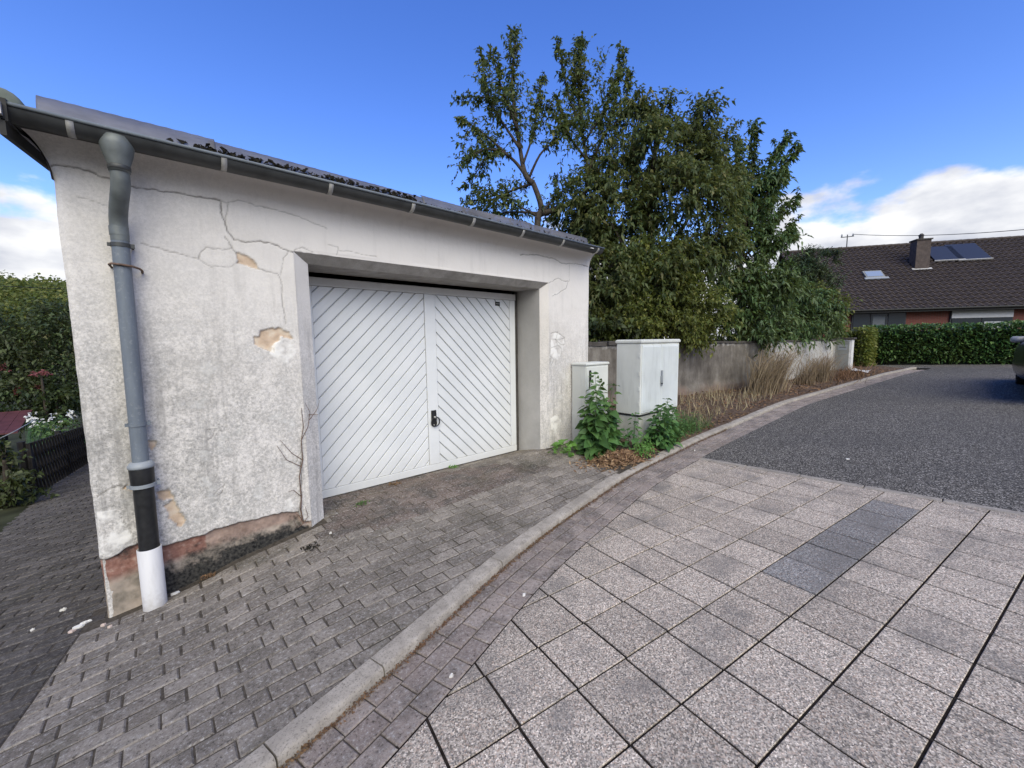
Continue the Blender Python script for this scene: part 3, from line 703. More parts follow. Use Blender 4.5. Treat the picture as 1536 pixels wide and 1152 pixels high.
    # splayed edge of the opening, then jambs and soffit
    xi0, xi1, zi, ys = 0.968, 3.540, 2.128, 3.512
    def strip(name, pts_out, pts_in, mat, n=60, jit=.004):
        pts = []; fs = []
        for i in range(n + 1):
            t = i / n
            for q, (a, b) in enumerate(((pts_out[0], pts_out[1]), (pts_in[0], pts_in[1]))):
                p = Vector(a).lerp(Vector(b), t); j = jit * (q + .2) * float(fbm(np.array([t * 6.0 + q * 3]), np.array([q * 1.7]), 3, 7, 3)[0]); pts.append((p.x, p.y + j, p.z + j))
        for i in range(n): fs.append((2 * i, 2 * i + 1, 2 * i + 3, 2 * i + 2))
        return MB().add(pts, fs).build(name, mat, garage, True)
    y0 = YF - .001
    strip('lintel_chamfer', ((XO0, y0, ZO), (XO1, y0, ZO)), ((xi0, ys, zi), (xi1, ys, zi)), MAT['lintel'])
    for nm, xo, xi in (('left', XO0, xi0), ('right', XO1, xi1)):
        s = strip('jamb_chamfer', ((xo, y0, -.42), (xo, y0, ZO)), ((xi, ys, -.42), (xi, ys, zi)), MAT['plaster'])
        MB().add([(xi, ys, -.42), (xi, ys, zi), (xi, YD + .03, zi), (xi, YD + .03, -.42)], [(0, 1, 2, 3)]).build('jamb', MAT['concrete'], garage)
    MB().add([(xi0, ys, zi), (xi1, ys, zi), (xi1, YD - .03, zi), (xi0, YD - .03, zi), (xi0, YD - .03, zi + .12), (xi1, YD - .03, zi + .12)], [(0, 1, 2, 3), (3, 2, 5, 4)]).build('lintel_soffit', MAT['lintel'], garage)
    # other walls
    def slopewall(x0, x1, y0, y1, nm):
        t = lambda y: 2.62 + .189 * (y - YF)
        MB().add([(x0, y0, -1.6), (x1, y0, -1.6), (x1, y1, -1.6), (x0, y1, -1.6), (x0, y0, t(y0)), (x1, y0, t(y0)), (x1, y1, t(y1)), (x0, y1, t(y1))],
                 [(3, 2, 1, 0), (4, 5, 6, 7), (0, 1, 5, 4), (1, 2, 6, 5), (2, 3, 7, 6), (3, 0, 4, 7)]).build(nm, MAT['plaster'], garage)
    slopewall(XL + .012, XL + .25, YF + .03, 8.9, 'side_wall'); slopewall(XR - .25, XR - .002, YF + .012, 8.9, 'side_wall'); slopewall(XL + .26, XR - .26, 8.66, 8.9, 'back_wall')
    MB().box((xi0 - .2, YD + .12, -.2), (XR - .26, 8.6, 0.05)).build('garage_floor', MAT['concrete'], garage)
    # cove of the verge on the lane side
    V = []; F = []
    for a, yq in enumerate(np.linspace(YF - .0, 8.9, 20)):
        for k in range(8):
            t = k / 7 * math.pi / 2; V.append((XL - .124 * (1 - math.cos(t)), yq, 2.43 + .215 * math.sin(t) + .189 * (yq - YF)))
    for a in range(19):
        for k in range(7): F.append((a * 8 + k, a * 8 + k + 1, a * 8 + 9 + k, a * 8 + 8 + k))
    MB().add(V, F).build('verge_cove', MAT['plaster'], garage, True)
build_facade()
def prism_y(poly, yb, h, ch, name, mat, parent):
    sa = sum(poly[q - 1][0] * poly[q][1] - poly[q][0] * poly[q - 1][1] for q in range(len(poly)))
    if sa < 0: poly = poly[::-1]
    mb = MB().prism(poly, 0.0, h, ch); mb.v = [(a, yb - c, b) for a, b, c in mb.v]; return mb.build(name, mat, parent)
def build_door():
    d = empty('garage_door', (2.24, YD, .085)); d.parent = garage; d.location = (2.24 - 2.0, YD - YF, .085); d['label'] = 'white garage door with diagonal herringbone boards'
    x0, x1, z0, z1 = 0.985, 3.483, 0.085, 2.090; gx0, gx1, gz0, gz1 = 1.090, 3.393, 0.160, 2.015; m0, m1 = 2.198, 2.326
    prism_y([(x0, z0), (x1, z0), (x1, z1), (x0, z1)], YD + .03, .018, 0, 'back_panel', MAT['door_back'], d)
    yb = YD + .0115
    def bar(a, b, c, e, nm, mat=MAT['door'], h=.020): prism_y([(a, b), (c, b), (c, e), (a, e)], yb, h, .003, nm, mat, d)
    bar(x0, gz1 + .002, x1, z1, 'top_rail', MAT['frame'], .032); bar(x0, z0, x1, gz0 - .002, 'bottom_rail', h=.024)
    bar(x0, gz0, gx0 - .002, gz1, 'side_stile'); bar(gx1 + .002, gz0, x1, gz1, 'side_stile'); bar(m0, gz0, m1, gz1, 'centre_stile', h=.022)
    S = 0.1355; gap = 0.0075
    for side, a, b in ((-1, gx0, m0 - .004), (1, m1 + .004, gx1)):
        # left boards rise to the right, right boards fall to the right
        k = -30
        for k in range(-30, 40):
            c0 = k * S + (0.052 if side < 0 else 0.018)
            if side < 0:  # z - x between c0 and c0+S
                p = clip([(a, gz0), (b, gz0), (b, gz1), (a, gz1)], -1, 1, -(c0 + gap)); p = clip(p, 1, -1, c0 + S - gap) if len(p) > 2 else p
            else:
                p = clip([(a, gz0), (b, gz0), (b, gz1), (a, gz1)], 1, 1, -(c0 + gap)); p = clip(p, -1, -1, c0 + S - gap) if len(p) > 2 else p
            if len(p) > 2 and area(p) > .0004: prism_y(p, yb, .014, .003, 'diagonal_board', MAT['door'], d)
    h = empty('door_handle', (0, 0, 0)); h.parent = d; h.location = (2.262 - 2.24, -.012, .66 - .085)
    hc = 2.262
    pts = [(hc - .030, .765), (hc - .030, .640)] + [(hc - .036 * math.cos(t) , .628 - .046 * math.sin(t)) for t in np.linspace(0, math.pi, 11)] + [(hc + .030, .640), (hc + .030, .765)]
    yb2 = YD - .011
    prism_y(pts, yb2, .012, .003, 'handle_plate', MAT['black_plastic'], h)
    ring = [(hc + .012 + .050 * math.cos(t), yb2 - .022, .640 + .050 * math.sin(t)) for t in np.linspace(0, 2 * math.pi, 25)]
    MB().tube(ring, .0065, 8, False).build('ring_pull', MAT['black_plastic'], h, True)
    MB().tube([(hc + .004, yb2 - .005, .690), (hc + .004, yb2 - .030, .690)], .011, 10).build('handle_pin', MAT['bracket'], h, True)
    MB().tube([(hc - .006, yb2 - .005, .600), (hc - .006, yb2 - .015, .600)], .010, 10).build('lock_cylinder', MAT['bracket'], h, True)
    bd = prism_y([(3.167, 1.940), (3.238, 1.940), (3.238, 1.986), (3.167, 1.986)], YD - .003, .006, .002, 'maker_badge', MAT['black_plastic'], d)
    prism_y([(3.174, 1.957), (3.231, 1.957), (3.231, 1.969), (3.174, 1.969)], YD - .0085, .003, 0, 'badge_stripe', MAT['grey_panel'], d)
    MB().box((x1 + .004, YD + .005, .06), (3.536, YD + .05, 2.125)).build('side_seal', MAT['coping'], d)
    MB().box((.972, YD + .005, .06), (x0 - .004, YD + .05, 2.125)).build('side_seal', MAT['coping'], d)
build_door()
def build_gutter():
    g = empty('gutter', (0, 0, 0)); g.parent = garage; g.location = (-2.0 + 1.9, 3.215 - YF, 2.655)
    yc, r, n = 3.212, 0.064, 14; x0, x1 = -0.440, 4.315
    zc = lambda x: 2.668 - 0.006 * (x - x0)
    V = []; F = []
    for x in np.linspace(x0, x1, 24):
        for rr in (r, r - .004):
            for k in range(n + 1): t = math.pi * k / n; V.append((x, yc - rr * math.cos(t), zc(x) - rr * math.sin(t)))
    q = 2 * (n + 1)
    for i in range(23):
        for k in range(n): a = i * q + k; F.append((a, a + 1, a + 1 + q, a + q)); b = a + n + 1; F.append((b + 1, b, b + q, b + 1 + q))
    MB().add(V, F).build('channel', MAT['dark_metal'], g, True)
    MB().tube([(x0, yc - r - .004, zc(x0)), (x1, yc - r - .004, zc(x1))], .0095, 10).build('front_bead', MAT['pipe'], g, True)
    MB().tube([(x0, yc + r, zc(x0) + .004), (x1, yc + r, zc(x1) + .004)], .005, 6).build('rear_edge', MAT['dark_metal'], g, True)
    for xe in (x0, x1):
        pts = [(xe, yc - (r - .001) * math.cos(math.pi * k / n), zc(xe) - (r - .001) * math.sin(math.pi * k / n)) for k in range(n + 1)]
        MB().add(pts + [(xe + .004, p[1], p[2]) for p in pts], [tuple(range(n + 1)), tuple(range(2 * n + 1, n, -1))]).build('end_cap', MAT['dark_metal'], g)
    for px in [(106, 198), (337, 252), (497, 288), (620, 314), (711, 333), (785, 350), (845, 362), (897, 374)]:
        x = onY(px, 3.16)[0]; V = []; F = []; w = .015
        for k in range(n + 1):
            t = math.pi * k / n
            for rr in (r + .004, r + .001):
                for sx in (-w, w): V.append((x + sx, yc - rr * math.cos(t), zc(x) - rr * math.sin(t)))
        for k in range(n):
            a = k * 4
            F += [(a, a + 1, a + 5, a + 4), (a, a + 4, a + 6, a + 2), (a + 1, a + 3, a + 7, a + 5)]
        MB().add(V, F).build('bracket', MAT['bracket'], g, True)
    MB().box((4.05, yc - r - .004, 2.606), (4.11, yc - r + .012, 2.616)).build('maker_mark', MAT['bracket'], g)
build_gutter()
def build_downpipe():
    d = empty('downpipe', (0, 0, 0)); d.parent = garage; d.location = (-2.1, -.07, -.17)
    hx = -.058
    hp = MB().lathe((hx, 3.212), [(.030, 2.66), (.071, 2.645), (.073, 2.60), (.064, 2.555), (.048, 2.505), (.046, 2.465), (.040, 2.465)], 22, False); hp.build('hopper', MAT['hopper'], d, True)
    MB().lathe((hx, 3.212), [(.047, 2.50), (.0495, 2.497), (.0495, 2.478), (.047, 2.475)], 20).build('collar', MAT['dark_metal'], d, True)
    path = [(hx, 3.212, 2.52), (hx, 3.213, 2.43), (hx - .004, 3.225, 2.385), (hx - .014, 3.262, 2.335), (hx - .024, 3.315, 2.29), (hx - .030, 3.352, 2.245), (hx - .032, 3.362, 2.20), (hx - .033, 3.364, 2.12)]
    MB().tube(path, .042, 20, False).build('offset_bend', MAT['hopper'], d, True)
    MB().tube([(hx - .033, 3.364, 2.17), (hx - .050, 3.364, .72)], .0405, 24, False).build('pipe', MAT['pipe'], d, True)
    MB().tube([(hx - .033, 3.364, 2.20), (hx - .0335, 3.364, 2.15)], .0440, 24, False).build('socket', MAT['hopper'], d, True)
    def clampring(z, x, rr, mat, nm='clamp', ear=True):
        c = MB().lathe((x, 3.364), [(rr - .003, z - .011), (rr + .004, z - .011), (rr + .004, z + .011), (rr - .003, z + .011)], 24, False)
        if ear: c.box((x + rr, 3.355, z - .012), (x + rr + .022, 3.373, z + .012)); c.box((x - rr - .016, 3.357, z - .010), (x - rr + .001, 3.371, z + .010)); c.tube([(x + rr + .012, 3.364, z), (x + rr + .012, YF + .01, z)], .006, 8)
        auto_smooth(c.build(nm, mat, d), 40)
    clampring(2.095, hx - .034, .0405, MAT['dark_metal'])
    clampring(1.03, hx - .046, .0405, MAT['pipe'])
    zr = 1.975; xr = hx - .035
    MB().tube([(xr - .050, YF + .01, zr), (xr - .056, 3.36, zr + .004), (xr - .045, 3.325, zr + .006), (xr, 3.315, zr + .002), (xr + .045, 3.325, zr - .002), (xr + .075, 3.36, zr - .008), (xr + .085, 3.385, zr - .016), (xr + .085, YF + .01, zr - .018)], .0065, 8).build('wire_hook', MAT['rust'], d, True)
    x2 = hx - .050
    MB().lathe((x2, 3.362), [(.040, .80), (.052, .795), (.064, .778), (.066, .765), (.062, .758), (.045, .758)], 26, False).build('pipe_ring', MAT['pipe_ring'], d, True)
    MB().lathe((x2, 3.362), [(.058, .765), (.060, .755), (.058, .66), (.053, .64), (.050, .63)], 26, False).build('rubber_socket', MAT['black_plastic'], d, True)
    clampring(.648, x2, .0600, MAT['pipe_ring'], 'clamp')
    MB().tube([(x2, 3.362, .66), (x2 - .004, 3.360, .15)], .0505, 26, False).build('black_pipe', MAT['black_plastic'], d, True)
    xs, ys_ = x2 - .004, 3.352
    MB().lathe((xs, ys_), [(.0600, -.36), (.0600, .245), (.0570, .248), (.0565, .10)], 30, False).build('white_sleeve', MAT['white_pvc'], d, True)
build_downpipe()
def build_roof():
    rz = lambda y: 2.700 + .189 * (y - 3.30)
    V = []; F = []; xs = np.linspace(-.44, 4.34, 270); ys = np.linspace(3.40, 9.1, 8)
    for x in xs:
        w = .010 * math.sin(x * 2 * math.pi / .146)
        for y in ys: V.append((x, y, rz(y) + .03 + w))
    for i in range(len(xs) - 1):
        for j in range(7): F.append((i * 8 + j, i * 8 + 8 + j, i * 8 + 9 + j, i * 8 + 1 + j))
    rf = MB().add(V, F).build('roof', MAT['roof_sheet'], garage, True)
    m = rf.modifiers.new('thickness', 'SOLIDIFY'); m.thickness = .007
    mb = MB(); mb.obox((XL - .115, 3.27, rz(3.27) - .075), (4.85, 0, 0), (0, 5.7, .189 * 5.7), (0, 0, .06)); mb.build('roof_boarding', MAT['verge'], garage)
    # cloudy plastic sheets along the eaves
    for a, b, dz in ((-.352, .405, .006), (.372, 1.90, -.006), (1.88, 3.20, .010), (3.17, 4.17, .0)):
        V = []; F = []; n = 60
        for i in range(n + 1):
            x = a + (b - a) * i / n; w = .0012 * math.sin(x * 2 * math.pi / .076)
            for s, (y, z) in enumerate(((3.270, 2.675), (3.283, 2.722), (3.304, 2.772), (3.332, 2.812 - .012 * max(0, min(1, (x - .3))) - .020 * max(0, min(1, (x - 1.5)))))): V.append((x, y + w * .3, z + dz + w + .004 * math.sin(x * 2.3)))
        for i in range(n):
            for s in range(3): F.append((i * 4 + s, i * 4 + 4 + s, i * 4 + 5 + s, i * 4 + 1 + s))
        o = MB().add(V, F).build('eaves_sheet', MAT['poly'], garage, True); o.modifiers.new('thickness', 'SOLIDIFY').thickness = .004
    # moss and debris lodged between gutter and sheets
    mb = MB(); rr = random.Random(3)
    for i in range(900):
        x = rr.choice((rr.uniform(.18, 1.9), rr.uniform(.3, 2.2), rr.uniform(.3, 4.1))); s = rr.uniform(.008, .026) * (1 if x < 1.8 else .6)
        tt = rr.random() ** 1.5 * (.75 if x < 1.8 else .45); c = Vector((x, 3.262 + .022 * tt, 2.682 + .085 * tt))
        vs = [c + Vector((rr.uniform(-1, 1) * s, rr.uniform(-1, 1) * s * .6, rr.uniform(-.7, 1) * s)) for _ in range(6)]
        mb.add(vs, [(0, 1, 2), (0, 2, 3), (1, 4, 2), (3, 2, 5), (0, 4, 1), (0, 3, 5), (4, 5, 2)])
    tag(mb.build('moss_debris', MAT['moss'], garage), kind='stuff')
    # verge boards and ridge-like verge cap on the lane side
    lo = lambda y: 2.512 + .189 * (y - 3.12)
    for xo, h0, h1 in ((-.462, .0, .075), (-.452, .068, .17)):
        MB().add([(xo, 3.13, lo(3.13) + h0), (xo, 9.1, lo(9.1) + h0), (xo, 9.1, lo(9.1) + h1), (xo, 3.13, lo(3.13) + h1), (xo + .022, 3.13, lo(3.13) + h0), (xo + .022, 9.1, lo(9.1) + h0), (xo + .022, 9.1, lo(9.1) + h1), (xo + .022, 3.13, lo(3.13) + h1)],
                 [(0, 1, 2, 3), (7, 6, 5, 4), (0, 3, 7, 4), (1, 5, 6, 2), (0, 4, 5, 1), (3, 2, 6, 7)]).build('verge_board', MAT['verge'], garage)
    V = []; F = []
    for i, y in enumerate((3.26, 3.30, 4.2, 5.2, 9.0)):
        r = .085 if i else .07
        for k in range(11): t = math.pi * k / 10; V.append((-.475 + r * math.cos(t), y, rz(y) + .012 + r * 1.0 * math.sin(t)))
    for i in range(4):
        for k in range(10): F.append((i * 11 + k, i * 11 + 11 + k, i * 11 + 12 + k, i * 11 + 1 + k))
    F.append(tuple(range(11)))
    MB().add(V, F).build('verge_cap', simple('mossy_grey_tile', (0.12, 0.135, 0.115), .9, .3, 10), garage, True)
    MB().box((-.49, 3.10, 2.60), (-.445, 3.14, 2.66)).build('gutter_stop', MAT['bracket'], garage)
build_roof()

# ------------------------------------------------------------------ vegetation tools
def leaf_mesh(P, D, size, width, rs, droop=0.25, fold=0.18, broad=False):
    """one leaf per row of P, pointing along D; returns V, F(tris), rnd per face"""
    n = len(P); D = D / (np.linalg.norm(D, axis=1, keepdims=True) + 1e-9)
    up = rs.normal(size=(n, 3)) * 0.55 + np.array([-.15, -.35, 1.0])
    S = np.cross(D, up); S /= np.linalg.norm(S, axis=1, keepdims=True) + 1e-9; Nn = np.cross(S, D)
    l = (size * rs.uniform(.65, 1.25, n))[:, None]; w = l * width * rs.uniform(.8, 1.2, (n, 1)) * .5
    dz = np.array([0, 0, -1.0]) * l * droop; r = rs.rand(n)
    if broad:
        V = np.stack([P, P + D * l * .22 + S * w * .95 + Nn * w * fold, P + D * l * .62 + S * w * .62 + Nn * w * fold + dz * .35, P + D * l + dz,
                      P + D * l * .62 - S * w * .62 + Nn * w * fold + dz * .35, P + D * l * .22 - S * w * .95 + Nn * w * fold, P + D * l * .45 + dz * .1], 1).reshape(-1, 3)
        T = np.array([[0, 1, 6], [1, 2, 6], [2, 3, 6], [3, 4, 6], [4, 5, 6], [5, 0, 6]])
        F = (np.arange(n)[:, None, None] * 7 + T[None]).reshape(-1, 3); return V, F, np.repeat(r, 6)
    V = np.stack([P, P + D * l * .45 + S * w + Nn * w * fold, P + D * l + dz, P + D * l * .45 - S * w + Nn * w * fold], 1).reshape(-1, 3)
    T = np.array([[0, 1, 2], [0, 2, 3]]); F = (np.arange(n)[:, None, None] * 4 + T[None]).reshape(-1, 3); return V, F, np.repeat(r, 2)
def twig_mesh(A, B, C, r0):
    """thin three-sided twigs through A-B-C (rows)"""
    n = len(A); V = []; 
    for k, (p, q) in enumerate(((A, 1.0), (B, .7), (C, .25))):
        for j in range(3):
            t = 2 * math.pi * j / 3; V.append(p + np.array([math.cos(t), math.sin(t), 0.3 * math.cos(t + 1)]) * r0 * q)
    V = np.stack(V, 1).reshape(-1, 3); T = []
    for k in range(2):
        for j in range(3): a, b = k * 3 + j, k * 3 + (j + 1) % 3; T.append([a, b, b + 3, a + 3])
    F = (np.arange(n)[:, None, None] * 9 + np.array(T)[None]).reshape(-1, 4); return V, F
def shoots(A, D, L, nleaf, rs, bend=-.25):
    """leaf positions/directions along shoots starting at A heading D with length L"""
    D = D / (np.linalg.norm(D, axis=1, keepdims=True) + 1e-9); n = len(A)
    t = np.tile(np.linspace(.12, 1.0, nleaf), (n, 1)) + rs.uniform(-.04, .04, (n, nleaf))
    G = np.array([0, 0, 1.0]) * bend
    P = A[:, None] + D[:, None] * (t * L[:, None])[..., None] + G * (t ** 2 * L[:, None])[..., None]
    side = rs.normal(size=(n, nleaf, 3)); LD = D[:, None] * .55 + side * .62 + np.array([0, 0, -.28])
    B = A + D * L[:, None] * .5 + G * (L * .25)[:, None]; C = A + D * L[:, None] + G * L[:, None]
    return P.reshape(-1, 3), LD.reshape(-1, 3), B, C
LEAF = {
 'plum': m_leaf('plum_leaf', [(0, (.030, .046, .018)), (.5, (.052, .072, .026)), (.85, (.085, .098, .034)), (1, (.15, .13, .04))]),
 'hornbeam': m_leaf('olive_leaf', [(0, (.032, .045, .018)), (.45, (.056, .072, .027)), (.85, (.100, .104, .042)), (1, (.16, .125, .055))]),
 'yellowgreen': m_leaf('yellow_green_leaf', [(0, (.050, .062, .014)), (.5, (.085, .096, .022)), (.85, (.135, .128, .030)), (1, (.19, .16, .05))]),
 'cherry': m_leaf('cherry_leaf', [(0, (.024, .044, .018)), (.5, (.042, .072, .028)), (1, (.085, .118, .042))], .3, .42),
 'conifer': m_leaf('dark_needles', [(0, (.014, .026, .014)), (1, (.035, .052, .022))], .15),
 'shaded_bush': m_leaf('shaded_bush_leaf', [(0, (.011, .019, .009)), (.5, (.022, .034, .014)), (1, (.055, .070, .024))], .3),  # dark leaf colour, lowered further so this foliage looks shaded
 'laurel': m_leaf('laurel_leaf', [(0, (.022, .046, .014)), (.6, (.042, .082, .024)), (1, (.095, .135, .045))], .2, .35),
 'nettle': m_leaf('nettle_leaf', [(0, (.030, .066, .020)), (.6, (.050, .098, .030)), (1, (.082, .14, .045))], .3),
 'mallow': m_leaf('fresh_round_leaf', [(0, (.07, .14, .03)), (1, (.13, .22, .055))], .35),
 'red': m_leaf('red_leaf', [(0, (.16, .03, .045)), (1, (.26, .07, .09))], .3),
 'dead': m_leaf('dead_leaf', [(0, (.062, .029, .018)), (.5, (.145, .068, .040)), (1, (.27, .155, .095))], .06, .8),
 'straw': m_leaf('straw', [(0, (.095, .056, .040)), (.5, (.175, .112, .078)), (1, (.29, .215, .14))], .1, .7),
}
def crown(tree, name, mat, A, D, L, nleaf, size, width, rs, bend=-.2, broad=False, r0=.004, twig=True, droop=.25):
    P, LD, B, C = shoots(A, D, L, nleaf, rs, bend)
    V, F, r = leaf_mesh(P, LD, size, width, rs, droop=droop, broad=broad)
    o = mesh_obj(name, np_mesh(name, V, F, None, {'rnd': r}), LEAF[mat], tree)
    if twig:
        V, F = twig_mesh(A - D / (np.linalg.norm(D, axis=1, keepdims=True) + 1e-9) * .06, B, C, r0)
        tag(mesh_obj('twigs', np_mesh('twigs', V, F), MAT['bark'], tree), kind='stuff')
    return o
def blob_shoots(blobs, rs, density, L0=.35, upw=.45):
    """blobs: (centre xyz, radii along camera right / up / depth); shoots spread through the volume, denser near the skin"""
    rt = M[:, 0]; up = np.array([0, 0, 1.0]); fw = np.cross(up, rt); fw = -fw if fw @ M[:, 2] < 0 else fw
    AA, DD = [], []
    for c, (a, b, d), k in blobs:
        n = int(density * k * (a * b + a * d + b * d) * 2)
        u = rs.normal(size=(n, 3)); u /= np.linalg.norm(u, axis=1, keepdims=True); rr = rs.uniform(.25, 1.0, n) ** .45
        rr *= 1 + .18 * np.sin(u[:, 0] * 5 + c[0] * 3) * np.sin(u[:, 1] * 4 + c[2] * 2 + u[:, 2] * 5)
        q = u * rr[:, None]
        # gather most shoots into leaf clumps, so the crown has lit masses and dark gaps
        nc = max(3, n // 16); ci = rs.randint(0, nc, n); pull = np.where(rs.rand(n) < .8, .80, .15)[:, None]
        q = q * (1 - pull) + q[:nc][ci] * pull; u = u * (1 - pull) + u[:nc][ci] * pull
        AA.append(np.asarray(c) + q[:, :1] * a * rt + q[:, 1:2] * b * up + q[:, 2:] * d * fw)
        dd = u[:, :1] * rt + u[:, 1:2] * up + u[:, 2:] * fw
        DD.append(dd * .75 + np.array([0, 0, upw]) + rs.normal(size=(n, 3)) * .45)
    A, D = np.vstack(AA), np.vstack(DD); return A, D, L0 * rs.uniform(.55, 1.35, len(A))
def limb_shoots(limbs, rs, step=.09, L0=.5, taper=True):
    """shoots along limbs given as polylines of 3D points with start/end radii"""
    AA, DD, LL = [], [], []
    for pts, lf, spread in limbs:
        pts = np.asarray(pts, float); seg = np.diff(pts, axis=0); ln = np.linalg.norm(seg, axis=1); tot = ln.sum(); cum = np.r_[0, np.cumsum(ln)]
        n = int(tot / step)
        for t in np.linspace(tot * spread, tot, n):
            i = min(len(ln) - 1, int(np.searchsorted(cum, t, 'right') - 1)); p = pts[i] + seg[i] * ((t - cum[i]) / ln[i]); d = seg[i] / ln[i]
            for _ in range(2):
                s = rs.normal(size=3); s -= d * (s @ d); s /= np.linalg.norm(s) + 1e-9
                k = 1 - .72 * (t / tot) if taper else 1
                AA.append(p + rs.normal(size=3) * .01); DD.append(d * .62 + s * .85 + np.array([0, 0, .2])); LL.append(L0 * lf * k * rs.uniform(.5, 1.3))
            AA.append(p); DD.append(d + rs.normal(size=3) * .25); LL.append(L0 * .4 * rs.uniform(.5, 1))
    return np.array(AA), np.array(DD), np.array(LL)
def sub_shoots(A, D, L, n, rs, k=.5):
    """second-order shoots branching off first-order ones"""
    Dn = D / (np.linalg.norm(D, axis=1, keepdims=True) + 1e-9); t = rs.uniform(.25, 1, (len(A), n))
    P = (A[:, None] + Dn[:, None] * (t * L[:, None])[..., None]).reshape(-1, 3)
    d = (Dn[:, None] * .7 + rs.normal(size=(len(A), n, 3)) * .6 + np.array([0, 0, .25])).reshape(-1, 3)
    return P, d, (np.repeat(L, n).reshape(len(A), n) * k * rs.uniform(.5, 1.2, (len(A), n))).ravel()
def limb(tree, pts, r0, r1, name='limb', mat=None):
    pts = [Vector(p) for p in pts]
    # smooth a little
    q = []
    for i in range(len(pts) - 1):
        p0, p1, p2, p3 = pts[max(i - 1, 0)], pts[i], pts[i + 1], pts[min(i + 2, len(pts) - 1)]
        for s in range(4):
            t = s / 4; q.append(0.5 * ((2 * p1) + (p2 - p0) * t + (2 * p0 - 5 * p1 + 4 * p2 - p3) * t * t + (3 * p1 - p0 - 3 * p2 + p3) * t ** 3))
    q.append(pts[-1]); n = len(q)
    MB().tube(q, [r0 + (r1 - r0) * (i / (n - 1)) ** .8 for i in range(n)], 8).build(name, mat or MAT['bark'], tree, True)
    return [tuple(p) for p in q]
def blob(px, d, rx, ry, rd, k=1.0):
    """crown lobe seen around pixel px at depth d, radii rx, ry in pixels (turned into metres there), rd metres deep"""
    return (atD(px, d), (rx / FPX * d, ry / FPX * d, rd), k)

